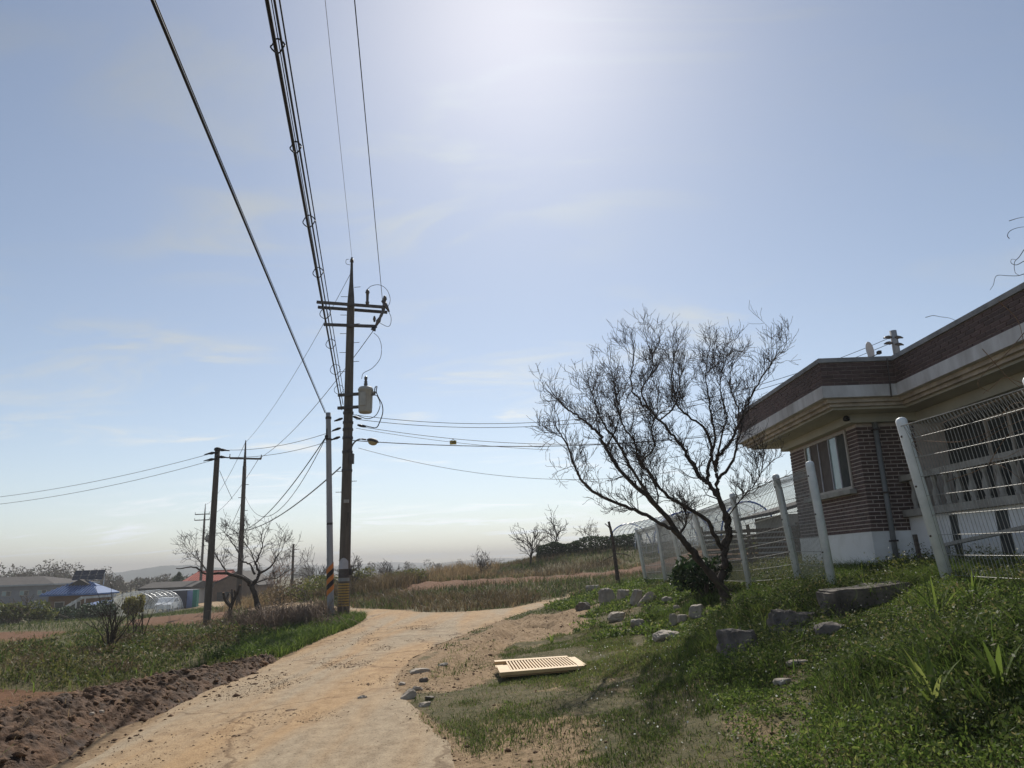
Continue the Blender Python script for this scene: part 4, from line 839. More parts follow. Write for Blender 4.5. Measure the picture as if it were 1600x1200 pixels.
MB().bar((a[0] + .8, 113.5, a[2] + 1.48), (b[0] + .5, 113.5, a[2] + 1.48), .2, .14).build('ridge', 'roof_red', rh)
br = thing('brown_barn', (-40, 104, -2), 'dark brown gabled barn with a shallow roof right of the red roof', 'barn')
a = aty(327, 916, 104); b = aty(402, 908, 104); r_ = aty(372, 893, 104); zb = min(a[2], b[2]) - .1
MB().add([(a[0], 104, -3), (b[0], 104, -3), (b[0], 104, zb), (r_[0], 104, r_[2] - .1), (a[0], 104, zb), (a[0], 111, -3), (b[0], 111, -3), (b[0], 111, zb), (r_[0], 111, r_[2] - .1), (a[0], 111, zb)], [(0, 1, 2, 3, 4), (9, 8, 7, 6, 5), (0, 4, 9, 5), (1, 6, 7, 2)]).build('wall', 'wall_brown', br)
for q in ((a[0] - .4, zb - .05), (b[0] + .4, zb - .05)):
    MB().add([(q[0], 103.4, q[1]), (r_[0], 103.4, r_[2]), (r_[0], 111.5, r_[2]), (q[0], 111.5, q[1])], [(0, 1, 2, 3)]).build('roof', 'roof_dark', br).modifiers.new('s', 'SOLIDIFY').thickness = .12
MB().box(a[0] + 1.2, a[0] + 3.4, 103.9, 103.99, -2.6, -.9).build('door', 'roof_dark', br)
# white car
cc = aty(262, 948, 82); cr_ = thing('parked_car', (cc[0], 82, -2.3), 'small white car half hidden behind the grass bank by the greenhouse', 'car')
def hull(name, prof, w0, w1, m, par_, x0, y0, z0):
    n = len(prof); v = [(x0 + px, y0 - w0 / 2, z0 + pz) for px, pz in prof] + [(x0 + px, y0 + w0 / 2, z0 + pz) for px, pz in prof]
    return MB().add(v, [tuple(range(n)), tuple(range(n, 2 * n))[::-1]] + [(i, n + i, n + (i + 1) % n, (i + 1) % n) for i in range(n)]).build(name, m, par_)
cx0 = cc[0] - 2.1; zc = tz(cc[0], 82) + .02
bd = hull('body', [(0, .3), (4.2, .3), (4.2, .75), (3.95, .86), (3.2, .95), (2.65, 1.42), (1.2, 1.45), (.45, .98), (.05, .9)], 1.65, 1.5, 'car_white', cr_, cx0, 82, zc)
hull('side_glass', [(.75, .98), (3.0, .98), (2.58, 1.36), (1.28, 1.38)], 1.67, 1.5, 'glass', cr_, cx0, 82, zc)
for x in (.85, 3.35):
    for s in (-1, 1):
        w_ = MB().tube([(cx0 + x, 82 + s * .66, zc + .31), (cx0 + x, 82 + s * .85, zc + .31)], .31, 16).build('wheel', 'tyre', cr_); MB().tube([(cx0 + x, 82 + s * .8, zc + .31), (cx0 + x, 82 + s * .86, zc + .31)], .18, 12).build('rim', 'alu', w_)
cr_.rotation_euler = (0, 0, rad(-78))
for s in (-.55, .55): MB().box(cx0 + 4.17, cx0 + 4.22, 82 + s - .14, 82 + s + .14, zc + .6, zc + .74).build('headlight', 'plate', cr_)

# ------------------------------------------------------------------ ground surface with its relief, for placing plants and stones
def G(x, y):
    x = np.asarray(x, float); y = np.asarray(y, float); r, g, t, sd = kinds(x, y); of = sstep(.1, 1.2, -sd)
    rel = (fbm(x, y, 1.6, 5, 3) - .5) * .16 * of + (fbm(x, y, .35, 3, 8) - .5) * .07 * of + t * of * (fbm(x, y * .35, .6, 3, 12) - .5) * .14
    return T(x, y) + rel + ruts(x, y) * of, r, g, t, sd

# ------------------------------------------------------------------ dirt berm along the left road edge
BC = spline([(-4.95, 3.2), (-5.1, 6), (-5.35, 8.3), (-5.2, 10.2), (-4.95, 12.2), (-4.85, 14.4)], 85); BWD = np.interp(np.linspace(0, 1, len(BC)), [0, .5, .8, 1], [1.15, 1.0, .62, .25])
na = 120; U = np.linspace(-1, 1, na); dirs = np.gradient(BC, axis=0); dirs /= np.linalg.norm(dirs, axis=1)[:, None]; nor = np.stack([dirs[:, 1], -dirs[:, 0]], 1)
BX = BC[:, 0, None] + nor[:, 0, None] * U[None] * BWD[:, None]; BY = BC[:, 1, None] + nor[:, 1, None] * U[None] * BWD[:, None]
wob = (fbm(BX, BY, .8, 3, 41) - .5) * .5
prof = np.clip(1 - np.abs(U[None] + wob * .5) ** 1.7, -.25, 1)
clo = (.5 - np.abs(fbm(BX, BY, .34, 3, 43) - .5)) * .30 + (.5 - np.abs(fbm(BX, BY, .13, 3, 47) - .5)) * .22 + (fbm(BX, BY, .06, 2, 49) - .5) * .16 - .12
BZ = T(BX, BY) - .06 + prof * (.30 * (BWD[:, None] / 1.0) ** .5) * (.7 + .6 * fbm(BX, BY, 1.5, 2, 44)) + clo * np.clip(prof * 1.6 + .1, 0, 1) * .55
id_ = np.arange(BX.size).reshape(BX.shape)
tag(link('soil_berm', np_mesh('soil_berm', np.stack([BX, BY, BZ], -1).reshape(-1, 3), np.stack([id_[:-1, :-1], id_[1:, :-1], id_[1:, 1:], id_[:-1, 1:]], -1).reshape(-1, 4), smooth=True), 'soil_dark'), 'ridge of freshly heaped dark brown soil along the lane', kind='structure')

# ------------------------------------------------------------------ scattered stones (gravel, clods)
def pebbles(name, X, Y, Zb, S, m, label, seed=0):
    rng = np.random.default_rng(seed); n = len(X); O = np.array([(1, 0, 0), (0, 1, 0), (-1, 0, 0), (0, -1, 0), (0, 0, 1), (0, 0, -1)], float)
    V = O[None] * S[:, None, None] * rng.uniform(.6, 1.3, (n, 6, 1)) ; V[:, :, 2] *= .6; a = rng.uniform(0, 6.28, n); c, s = np.cos(a)[:, None], np.sin(a)[:, None]
    x = V[:, :, 0] * c - V[:, :, 1] * s; y = V[:, :, 0] * s + V[:, :, 1] * c; V = np.stack([x + X[:, None], y + Y[:, None], V[:, :, 2] + Zb[:, None] + S[:, None] * .15], -1)
    f = np.array([(0, 1, 4), (1, 2, 4), (2, 3, 4), (3, 0, 4), (1, 0, 5), (2, 1, 5), (3, 2, 5), (0, 3, 5)]); Fq = (np.arange(n)[:, None, None] * 6 + f[None]).reshape(-1, 3)
    return tag(link(name, np_mesh(name, V.reshape(-1, 3), Fq), m), label, kind='stuff')
# gravel strewn over the middle of the lane
ctr = spline([(-2.3, 5.2), (-2.5, 7.5), (-2.9, 9.5), (-3.1, 11.5), (-2.9, 14), (-2.7, 17), (-3.0, 20), (-3.4, 24)], 30)
i = RNG.integers(0, len(ctr), 25000); gxp = ctr[i, 0] + RNG.normal(0, .6, 25000) ; gyp = ctr[i, 1] + RNG.normal(0, .3, 25000)
k = (fbm(gxp, gyp, .8, 3, 60) > .48) & (road_sd(gxp, gyp) > .1); gxp, gyp = gxp[k], gyp[k]
e2 = RNG.uniform(0, 1, (5200, 2)); ex = -4.6 + 5 * e2[:, 0]; ey = 4.5 + 22 * e2[:, 1]; sdv = road_sd(ex, ey); k = (sdv > -.5) & (sdv < .6) & (fbm(ex, ey, .7, 3, 62) > .45)
gxp = np.concatenate([gxp, ex[k]]); gyp = np.concatenate([gyp, ey[k]])
pebbles('gravel', gxp, gyp, T(gxp, gyp) + .02, np.clip(RNG.lognormal(-5.3, .55, len(gxp)), .0025, .03), 'gravel', 'loose brown gravel strewn along the lane', 3)
ii = RNG.integers(0, BX.size, 3600); cxp = BX.ravel()[ii] + RNG.normal(0, .02, 3600); cyp = BY.ravel()[ii] + RNG.normal(0, .02, 3600); czp = BZ.ravel()[ii]
rx = RNG.normal(-4.15, .35, 260); ry = RNG.uniform(5, 14, 260); rx += np.interp(ry, [5, 8, 11, 14], [0, -.05, -.35, -.5])
pebbles('soil_clods', np.concatenate([cxp, rx]), np.concatenate([cyp, ry]), np.concatenate([czp - .01, T(rx, ry) + .015]), np.clip(RNG.lognormal(-4.0, .55, 3860), .006, .09), 'clod', 'crumbled soil clods on and beside the soil ridge', 5)

# ------------------------------------------------------------------ rocks, each its own thing
RP = []
def rock(name, c, sx_, sy_, sz_, m, label, seed, blocky=.5, yaw=0, tilt=0, group='field stones on the right bank', cat='rock'):
    if name == 'field_stone' and sx_ < .2: RP.append((c[0], c[1], max(sx_, .1)))
    bm = bmesh.new(); bmesh.ops.create_icosphere(bm, subdivisions=4 if sx_ > .17 else 3, radius=1.0); rng = np.random.default_rng(seed)
    pl = [(Vector(rng.normal(size=3)).normalized(), rng.uniform(.62, .9)) for _ in range(12)] + [(Vector((0, 0, 1)), .62), (Vector((1, 0, .1)).normalized(), .78), (Vector((-1, .1, 0)).normalized(), .78), (Vector((0, -1, .1)).normalized(), .75)]
    for v in bm.verts:
        for n_, d_ in pl:
            q = v.co.dot(n_)
            if q > d_: v.co -= n_ * (q - d_) * (.75 + .25 * blocky)
        p = v.co; v.co *= 1 + .12 * (float(vn(p.x * 3 + p.z, p.y * 3 - p.z, 1, seed)) - .5) * 2 + .07 * (float(vn(p.x * 8 + p.z * 5, p.y * 8 - p.z * 6, 1, seed + 1)) - .5) * 2 + .03 * (float(vn(p.x * 19 + p.z * 15, p.y * 19 - p.z * 14, 1, seed + 2)) - .5) * 2
    R_ = Matrix.Rotation(yaw, 4, 'Z') @ Matrix.Rotation(tilt, 4, 'Y') @ Matrix.Diagonal((sx_ / .78, sy_ / .75, sz_ / .66, 1))
    bm.transform(R_); me = bpy.data.meshes.new(name); bm.to_mesh(me); bm.free()
    o = link(name, me, m); o.location = c; return tag(o, label, cat, group)
ROCKS = [  # px, py (foot), width px, height px, depth ratio, material, label, tilt
 (912, 955, 21, 13, .8, 'rock_dark', 'dark flat-topped block stone nearest the end of the side lane', 0),
 (926, 925, 18, 10, .8, 'rock', 'grey stone at the far left end of the stone row', 0),
 (950, 946, 22, 25, .7, 'rock', 'upright grey stone standing just right of the dark flat-topped block', -.15),
 (975, 938, 19, 16, .8, 'rock', 'squat grey stone between the upright stone and the slanted slab', 0),
 (968, 921, 12, 4, 1., 'rock_warm', 'small pale stone lying on the bank top behind the stone row', 0),
 (996, 944, 16, 22, .7, 'rock', 'grey stone leaning behind the slanted pale slab', .2),
 (1012, 944, 30, 13, .35, 'rock_warm', 'long pale slab propped aslant in the stone row', -.75),
 (965, 968, 24, 11, .8, 'rock_warm', 'low rounded tan stone in the grass below the stone row', 0),
 (998, 978, 20, 10, .8, 'rock', 'low grey stone in grass right of the rounded tan stone', 0),
 (1053, 978, 11, 18, .6, 'rock_warm', 'pointed pale stone standing upright in the weeds', .1),
 (1067, 972, 15, 11, .8, 'rock', 'small grey stone against the pointed pale stone', 0),
 (1092, 964, 22, 18, .8, 'rock', 'rounded grey stone just left of the tree trunk', 0),
 (1043, 942, 15, 9, .8, 'rock', 'small stone half sunk right of the slanted slab', 0),
 (1058, 954, 9, 8, .8, 'rock_warm', 'tiny stone below the shrub left of the tree', 0),
 (1042, 1000, 38, 13, .9, 'rock', 'broad flat grey stone half buried left of the big stump-like rock', 0),
 (1248, 992, 62, 34, .8, 'rock_dark', 'big brownish boulder between tree and the large dark block', .1),
 (1303, 994, 42, 20, .8, 'rock_dark', 'low dark boulder in front of the large block', 0),
 (1258, 992, 26, 9, .8, 'rock_warm', 'thin pale stone edge below the brownish boulder', 0),
 (1248, 1040, 30, 8, .7, 'rock_warm', 'pale sliver of stone in the weeds right of the stump-like rock', 0),
 (1224, 1070, 26, 9, .7, 'rock', 'lowest pale stone in the weeds of the right bank', 0),
]
for k, (px, py, w, h, dr, m, lab, tl) in enumerate(ROCKS):
    p = hit(px, py); s = (p @ FW - CAM @ FW) / F; sx_ = w * s / 2 * 1.1; sz_ = h * s * .62
    rock('field_stone', (p[0], p[1] + sx_ * dr * .5, p[2] + h * s * .38), sx_, sx_ * dr, sz_, m, lab, 100 + k, tilt=tl, yaw=random.uniform(-.3, .3))
p = hit(1162, 1036); rock('stump_rock', (p[0], p[1] + .2, p[2] + .10), .19, .20, .23, 'rock_dark', 'large dark stump-like rock with a flat pale top at the tree foot', 150, 1)
# big squared block by the fence
p = hit(1352, 972); bb = MB(); a = np.array([3.95, 9.05, tz(3.95, 9.05) - .15])
blk = bmesh.new(); bmesh.ops.create_cube(blk, size=1); bmesh.ops.subdivide_edges(blk, edges=blk.edges[:], cuts=5, use_grid_fill=True); bmesh.ops.bevel(blk, geom=[e for e in blk.edges if e.calc_face_angle(0) > .5], offset=.04, segments=2, affect='EDGES')
for v in blk.verts: v.co += Vector([(float(vn(v.co.x * 4 + i * 7, v.co.y * 4 + v.co.z * 3, 1, 70 + i)) - .5) * .06 for i in range(3)])
blk.transform(Matrix.Rotation(rad(4), 4, 'Z') @ Matrix.Rotation(rad(-5), 4, 'Y') @ Matrix.Diagonal((.95, .5, .52, 1))); me = bpy.data.meshes.new('stone_block'); blk.to_mesh(me); blk.free()
sbk = link('stone_block', me, 'rock_dark'); q = aty(1356, 951, 8.9); sbk.location = (q[0], 8.9, q[2]); RP.append((q[0], 8.65, .5)); tag(sbk, 'large dark squared stone block at the foot of the nearer fence posts', 'rock')
# broken concrete bits on the road's right edge
for k, (px, py, w, h, tl, lab) in enumerate([(637, 1092, 24, 13, -.5, 'tilted broken concrete slab on the right edge of the lane'), (566, 1094, 15, 9, 0, 'small broken concrete lump lying on the lane'), (664, 1104, 18, 8, 0, 'flat concrete chip in the soil right of the tilted slab'), (655, 1050, 30, 7, 0, 'thin concrete plate breaking off the lane edge'), (455, 1113, 16, 5, 0, 'flat dark clod lying on the middle of the lane')]):
    p = hit(px, py); s = (p @ FW - CAM @ FW) / F; rock('rubble_piece', (p[0], p[1], p[2] + h * s * .3), w * s / 2, w * s / 3, h * s * .5, 'rock_warm' if k != 4 else 'clod', lab, 170 + k, 1, .5, tl, 'rubble along the lane', 'rubble')
for k, (px, py, lab) in enumerate([(141, 1145, 'left white pebble on the dark soil ridge'), (156, 1141, 'right white pebble on the dark soil ridge'), (270, 1098, 'tan stone at the foot of the dark soil ridge')]):
    p = hit(px, py); rock('pebble_stone', (p[0], p[1], p[2] + (.19 if k < 2 else .03)), .024, .02, .016, 'rock_warm', lab, 190 + k, group='stones on the soil ridge')

RUB = [(628, 1070, 'rock', 'pale concrete chip at the road edge, above the tilted slab'), (652, 1078, 'rock_warm', 'tan concrete chip right of the tilted slab'), (672, 1092, 'rock_dark', 'dark lump of soil and concrete on the grass edge right of the slab'), (662, 1064, 'rock_dark', 'dark chip between the thin plate and the tilted slab'), (692, 1040, 'rock', 'outermost concrete chip toward the muddy ruts')]
for k, (px, py, m_, lab) in enumerate(RUB):
    p = hit(px, py); rock('rubble_chip', (p[0], p[1], p[2] + .01), .05 + .03 * (k % 3), .05, .025 + .008 * (k % 2), m_, lab, 210 + k, 1, k * .8, .2, 'chips in the crumbled lane edge', 'rubble')

# ------------------------------------------------------------------ tan plastic pallet lying on the grass
c1, c2, c3, c4 = (np.array(v) for v in ((-.30, 10.22), (-.42, 11.5), (.80, 11.78), (.93, 10.62)))      # near-left, far-left, far-right, near-right
pg = thing('pallet', (.25, 11, .15), 'tan slatted plastic pallet lying flat in the grass', 'pallet')
def bl(u, v): return (c1 * (1 - u) + c4 * u) * (1 - v) + (c2 * (1 - u) + c3 * u) * v
def pp(name, u0, u1, v0, v1, z0, z1):
    q = [bl(u0, v0), bl(u1, v0), bl(u1, v1), bl(u0, v1)]; return MB().prism([tuple(x) for x in q], z0, z1).build(name, 'pallet', pg)
ZP = .185
pp('front_rail', 0, .96, 0, .13, ZP - .045, ZP); pp('back_rail', 0, .92, .87, 1, ZP - .045, ZP); pp('left_board', 0, .13, .133, .55, ZP - .03, ZP - .002); pp('right_board', .90, 1.0, .10, .86, ZP - .06, ZP - .003); pp('left_lip', 0, .1, .62, .867, ZP - .06, ZP - .045)
for k in range(21): u = .135 + k * .0365; pp('slat', u, u + .019, .135, .865, ZP - .03, ZP - .004)
for v in (.35, .62): pp('crossbar', .13, .9, v, v + .06, ZP - .058, ZP - .034)
pp('deck_underside', .02, .94, .05, .95, ZP - .075, ZP - .062)

# ------------------------------------------------------------------ bare trees
def grow(paths, start, d, L_, r, lev, rng, up=.25, wig=.35, nch=(3, 5), tip=.0025):
    n = 5 if lev > 0 else 4; P = [np.array(start)]; d = d / np.linalg.norm(d)
    for k in range(n):
        d = d + rng.normal(0, wig / n ** .5, 3) + np.array([0, 0, up / n]); d /= np.linalg.norm(d); P.append(P[-1] + d * L_ / n)
    P = np.array(P); paths.add(P, r, max(r * .45, tip))
    if lev <= 0: return
    for k in range(rng.integers(*nch)):
        t = rng.uniform(.25, 1.0); i = min(int(t * n), n - 1); s = P[i] + (P[i + 1] - P[i]) * (t * n - i); base = (P[i + 1] - P[i]); base = base / np.linalg.norm(base)
        a = rng.normal(0, 1, 3); a -= base * (a @ base); a /= np.linalg.norm(a) + 1e-9; ang = rng.uniform(.4, .95)
        grow(paths, s, base * math.cos(ang) + a * math.sin(ang), L_ * rng.uniform(.45, .75), max(r * .5 * (1 - .3 * t), tip), lev - 1, rng, up, wig, nch, tip)
def traced_tree(name, label, base_y, limbs, seed, lev=2, spawn=10, sl=.55, mats=('bark', 'twig'), depth=1.0, foot=None, up=.35, tip=.0028, s0=.25, nch=(3, 5), wig=.35):
    """limbs: (points in photo pixels, start radius, end radius, depth offset at tip, depth offset at start)"""
    rng = np.random.default_rng(seed); wood = Paths(); tw = Paths()
    for pts, r0, r1, dtip, dstart in limbs:
        n = len(pts); P = np.array([aty(px, py, base_y + (dstart + (dtip - dstart) * k / max(n - 1, 1)) * depth) for k, (px, py) in enumerate(pts)]); S = spline(P, 5)
        S[1:-1] += rng.normal(0, r0 * .25, S[1:-1].shape); wood.addr(S, np.linspace(r0, r1, len(S)) * (1 + .08 * rng.normal(size=len(S))))
        if spawn and r0 < .072 and r1 < .03:
            m = len(S)
            for k in range(int(spawn * (.6 + .5 * len(pts) / 8))):
                t = rng.uniform(s0, 1); i = min(int(t * (m - 1)), m - 2); d = S[i + 1] - S[i]; d /= np.linalg.norm(d); a = rng.normal(0, 1, 3); a -= d * (a @ d); a /= np.linalg.norm(a)
                ang = rng.uniform(.35, 1.0); grow(tw, S[i], d * math.cos(ang) + a * math.sin(ang) + np.array([0, 0, .25]), sl * rng.uniform(.5, 1.2) * (.6 + .5 * t), max((r0 + (r1 - r0) * t) * .34, .0065), lev, rng, up, wig, nch, tip)
            d = S[-1] - S[-3]
            for q in range(3): grow(tw, S[-1], d / np.linalg.norm(d) + rng.normal(0, .3, 3), sl * 1.0, max(r1 * .9, .006), lev, rng, up, wig, nch, tip)
    b = foot if foot is not None else wood.p[0][0][0]
    t = thing(name, b, label, 'tree'); link('trunk', wood.mesh('trunk', 8), mats[0], t); link('crown', tw.mesh('crown', 4), mats[1], t); return t, tw
main_limbs = [
 ([(1143, 975), (1139, 960), (1132, 932), (1124, 912)], 0.0975, 0.0840, 0, 0),
 ([(1126, 915), (1100, 885), (1080, 860), (1062, 838)], 0.0702, 0.0544, -.2, 0),
 ([(1062, 838), (1045, 824), (1010, 805), (978, 791), (932, 772), (907, 747), (899, 730), (887, 697), (874, 676)], 0.0390, 0.0112, -.9, -.2),
 ([(1063, 840), (1037, 802), (1010, 775), (970, 737), (947, 700), (937, 680), (917, 660), (897, 647), (875, 628)], 0.0484, 0.0112, .3, -.2),
 ([(1047, 815), (1030, 795), (1002, 757), (980, 720), (965, 692), (950, 672), (938, 650), (925, 615)], 0.0342, 0.0088, -1.2, -.2),
 ([(1026, 792), (1028, 770), (1016, 745), (1005, 725)], 0.0198, 0.0080, .4, -.1),
 ([(1124, 914), (1131, 890), (1132, 868), (1130, 850)], 0.0663, 0.0560, .1, 0),
 ([(1131, 862), (1118, 840), (1106, 815), (1082, 797), (1055, 782), (1035, 767), (1015, 740), (1000, 722), (990, 687), (975, 667), (966, 640), (960, 600)], 0.0429, 0.0080, -1.0, .1),
 ([(1130, 852), (1137, 825), (1126, 785), (1108, 757), (1092, 742), (1075, 712), (1057, 687), (1037, 662), (1015, 640), (992, 617), (985, 590), (990, 555)], 0.0515, 0.0096, .9, .1),
 ([(1104, 757), (1106, 732), (1112, 707), (1103, 672), (1075, 650), (1052, 625), (1050, 600), (1052, 560)], 0.0351, 0.0088, .2, .4),
 ([(1110, 712), (1118, 685), (1112, 655), (1108, 625), (1103, 590), (1105, 560)], 0.0270, 0.0080, 1.3, .3),
 ([(1133, 858), (1142, 830), (1134, 800), (1122, 770), (1121, 740), (1120, 717), (1140, 692), (1155, 660), (1163, 640), (1177, 612), (1195, 582), (1210, 562)], 0.0468, 0.0096, -.3, .1),
 ([(1123, 748), (1145, 720), (1152, 690), (1158, 665), (1150, 630), (1140, 600), (1145, 570)], 0.0288, 0.0080, 1.1, 0),
 ([(1133, 815), (1150, 790), (1165, 772), (1178, 758), (1192, 735)], 0.0144, 0.0048, -.6, 0),
 ([(1030, 657), (1050, 640), (1062, 612), (1060, 580)], 0.0180, 0.0064, .9, .6),
 ([(1015, 640), (1002, 610), (1020, 580), (1018, 550)], 0.0180, 0.0064, .3, .8),
 ([(947, 700), (962, 670), (970, 640), (958, 610)], 0.0180, 0.0064, .9, .1),
 ([(1120, 717), (1128, 680), (1135, 650), (1125, 610), (1128, 580)], 0.0216, 0.0072, -1.2, -.1),
 ([(1000, 722), (1022, 700), (1018, 670), (1030, 640)], 0.0162, 0.0064, -1.5, -.7),
 ([(1060, 838), (1072, 815), (1070, 790)], 0.0252, 0.0096, .5, -.1)]
traced_tree('bare_tree', 'wide leafless tree with many upswept branches in front of the mesh fence', 12.9, main_limbs, 21, lev=2, spawn=26, sl=.52, s0=.24, nch=(3, 6), tip=.0032, up=.55, wig=.5)
left_limbs = [
 ([(415, 985), (413, 975), (401, 943), (394, 917)], .13, .10, 0, 0),
 ([(394, 917), (382, 905), (354, 896), (322, 896), (303, 886), (275, 888)], .075, .015, -1.0, 0),
 ([(394, 917), (401, 905), (405, 893), (399, 880), (407, 862), (410, 850)], .07, .02, .8, 0),
 ([(403, 898), (422, 886), (431, 872), (441, 858)], .045, .012, -.5, .2), ([(398, 897), (390, 882), (377, 876), (372, 862), (357, 840)], .045, .012, .8, .2),
 ([(356, 896), (345, 880), (335, 862)], .035, .014, .3, -.4), ([(398, 912), (415, 905), (432, 903), (445, 895)], .03, .01, -.8, .1), ([(399, 882), (392, 862), (380, 845)], .025, .01, -.6, .5), ([(325, 896), (315, 880), (300, 865)], .025, .01, -.4, -.7)]
traced_tree('gnarled_tree', 'gnarled dark leafless tree with spreading crown left of the poles', 28.6, left_limbs, 33, lev=2, spawn=8, sl=.75, tip=.006, up=.15)
st_l = [([(361, 990), (361, 984), (359, 957), (364, 940), (370, 928), (375, 914)], .11, .05, 0, 0), ([(360, 948), (352, 938), (349, 926)], .06, .05, -.3, 0), ([(362, 943), (363, 932), (362, 921)], .05, .04, .3, 0), ([(360, 946), (355, 936), (357, 928)], .045, .04, .5, 0), ([(368, 932), (366, 922)], .045, .035, -.4, 0)]
rng = np.random.default_rng(3); wd = Paths()
for pts, r0, r1, d1, d0 in st_l: wd.add(spline([aty(x, y, 30.5 + d0 + (d1 - d0) * k / len(pts)) for k, (x, y) in enumerate(pts)], 4), r0, r1)
t = thing('pollard_tree', wd.p[0][0][0], 'pruned stubby tree with cut upright stumps left of the gnarled tree', 'tree'); link('trunk', wd.mesh('trunk', 8), 'bark', t)
for P, Rr in wd.p: MB().lathe(P[-1], [(Rr[-1], -.02), (Rr[-1], .01), (Rr[-1] * .6, .02)], 8).build('cut_end', 'vine', t)
# dead snag beyond the fence end
wd = Paths(); [wd.add(spline([aty(x, y, 27.5) for x, y in pts], 4), r0, r1) for pts, r0, r1 in (([(966, 912), (964, 895), (960, 865), (957, 840), (951, 815)], .085, .045), ([(957, 843), (953, 826), (945, 818)], .03, .015), ([(959, 838), (950, 843), (942, 846)], .025, .01), ([(962, 865), (978, 866), (986, 870)], .02, .008), ([(960, 868), (950, 872), (943, 876)], .02, .008))]
t = thing('dead_snag', wd.p[0][0][0], 'dead dark bare trunk standing beyond the far end of the mesh fence', 'tree'); link('trunk', wd.mesh('trunk', 8), 'bark', t)
def small_tree(px, py, top, label, y=None, seed=0, r=.06, spread=.5, lev=3, stems=1, name='bare_shrub', cat='shrub', m='twig', up=.3, tip=.008, lean=0, foot=None):
    rng = np.random.default_rng(seed)
    if y is None: b = hit(px, py)
    else: q = aty(px, py, y); b = np.array([q[0], y, tz(q[0], y)])
    h = aty(px, top, b[1])[2] - b[2]; P = Paths(); TW = Paths()
    for s in range(stems):
        d = np.array([rng.normal(lean, spread * .5), rng.normal(0, spread * .5), 1.0]); d /= np.linalg.norm(d); n = 6; pts = [b + np.array([rng.normal(0, .04 * (stems > 1)), rng.normal(0, .04 * (stems > 1)), -.08])]
        hh = h * rng.uniform(.7, 1.0) * (.65 if lev > 1 else .9)
        for k in range(n): d = d + rng.normal(0, .12, 3); d /= np.linalg.norm(d); pts.append(pts[-1] + d * hh / n)
        P.add(pts, r, r * .35); pts = np.array(pts)
        for k in range(13 if stems == 1 else 4):
            i = rng.integers(2, n + 1); a = rng.normal(0, 1, 3); a[2] = abs(a[2]) * .8; grow(TW, pts[i], a / np.linalg.norm(a) + d * .5, h * rng.uniform(.28, .5), r * .4, lev - 1, rng, up, tip=tip)
    t = thing(name, b, label, cat); link('stems', P.mesh('stems', 6), m, t); link('twigs', TW.mesh('twigs', 3), m, t); return t, b, h
small_tree(828, 868, 812, 'bare spreading tree on the mound left of the hedge', 54, 1, .11, .3, name='bare_tree', cat='tree', m='bark', tip=.012)
small_tree(866, 866, 806, 'second bare tree on the mound, behind the hedge end', 57, 2, .09, .35, name='bare_tree', cat='tree', m='bark', tip=.012)
small_tree(922, 850, 818, 'sparse yellowish sapling rising above the hedge', 58, 8, .05, .3, m='bark_pale', tip=.01)
small_tree(491, 900, 864, 'dark twiggy shrub on the bank left of the slim pole', 50, 3, .06, .5, tip=.012)
small_tree(608, 890, 874, 'twiggy shrub on the dry bank right of the tall pole', 50, 4, .06, .5, tip=.012)
small_tree(548, 905, 868, 'spindly shrub just right of the tall pole', 40, 5, .04, .3, stems=4, tip=.01)
small_tree(432, 915, 868, 'reddish twiggy shrub behind the gnarled tree', 48, 6, .06, .6, stems=3, m='vine', tip=.012)
small_tree(171, 1018, 918, 'taller many-stemmed sapling clump on the left grass bank', None, 7, .016, .22, stems=15, lev=1, name='sapling_clump', m='bark', tip=.004)
small_tree(214, 1006, 928, 'shorter sapling clump right of the taller one on the left bank', None, 9, .014, .22, stems=9, lev=1, name='sapling_clump', m='bark', tip=.004)
small_tree(22, 985, 930, 'bare thicket in front of the grey hall at the far left', 60, 10, .08, .6, stems=5, name='bare_shrub', m='bark_pale', tip=.02)
small_tree(752, 885, 860, 'thin reedy shrub at the left end of the mound', 50, 12, .03, .3, stems=4, tip=.009)
# brown bramble tangles by the poles
def bramble(px, py, w, h, label, seed, n=420, y=None, r=.008):
    rng = np.random.default_rng(seed); b = hit(px, py) if y is None else np.array([aty(px, py, y)[0], y, tz(aty(px, py, y)[0], y)]); P = Paths()
    for k in range(n):
        a = rng.uniform(0, 6.28); s = b + np.array([rng.normal(0, w * .35), rng.normal(0, w * .3), -.05]); e = s + np.array([math.cos(a), math.sin(a), 0]) * rng.uniform(.2, .9) * w * .7; hh = h * rng.uniform(.35, 1.1); m_ = (s + e) / 2; m_[2] = b[2] + hh; e[2] = b[2] + hh * rng.uniform(-.1, .9)
        P.add(spline([s, s * .4 + m_ * .6 + rng.normal(0, .05, 3), m_ + rng.normal(0, .05, 3), e], 3), r, r * .5)
    return tag(link('bramble_bush', P.mesh('bramble_bush', 3), leaf_twig), label, 'bush', 'brown brambles')
leaf_twig = mat('bramble_stem', (.30, .22, .16), (.13, .095, .07), scale=2.5)
bramble(462, 985, 1.3, .62, 'brown bramble tangle left of the slim pole, nearest the lane', 1); bramble(432, 975, 1.5, .6, 'brown bramble tangle at the foot of the gnarled tree', 2); bramble(395, 990, 1.2, .6, 'low bramble patch below the gnarled tree', 3, 260); bramble(500, 972, .8, .7, 'small dry bramble right against the slim pole', 4, 200)

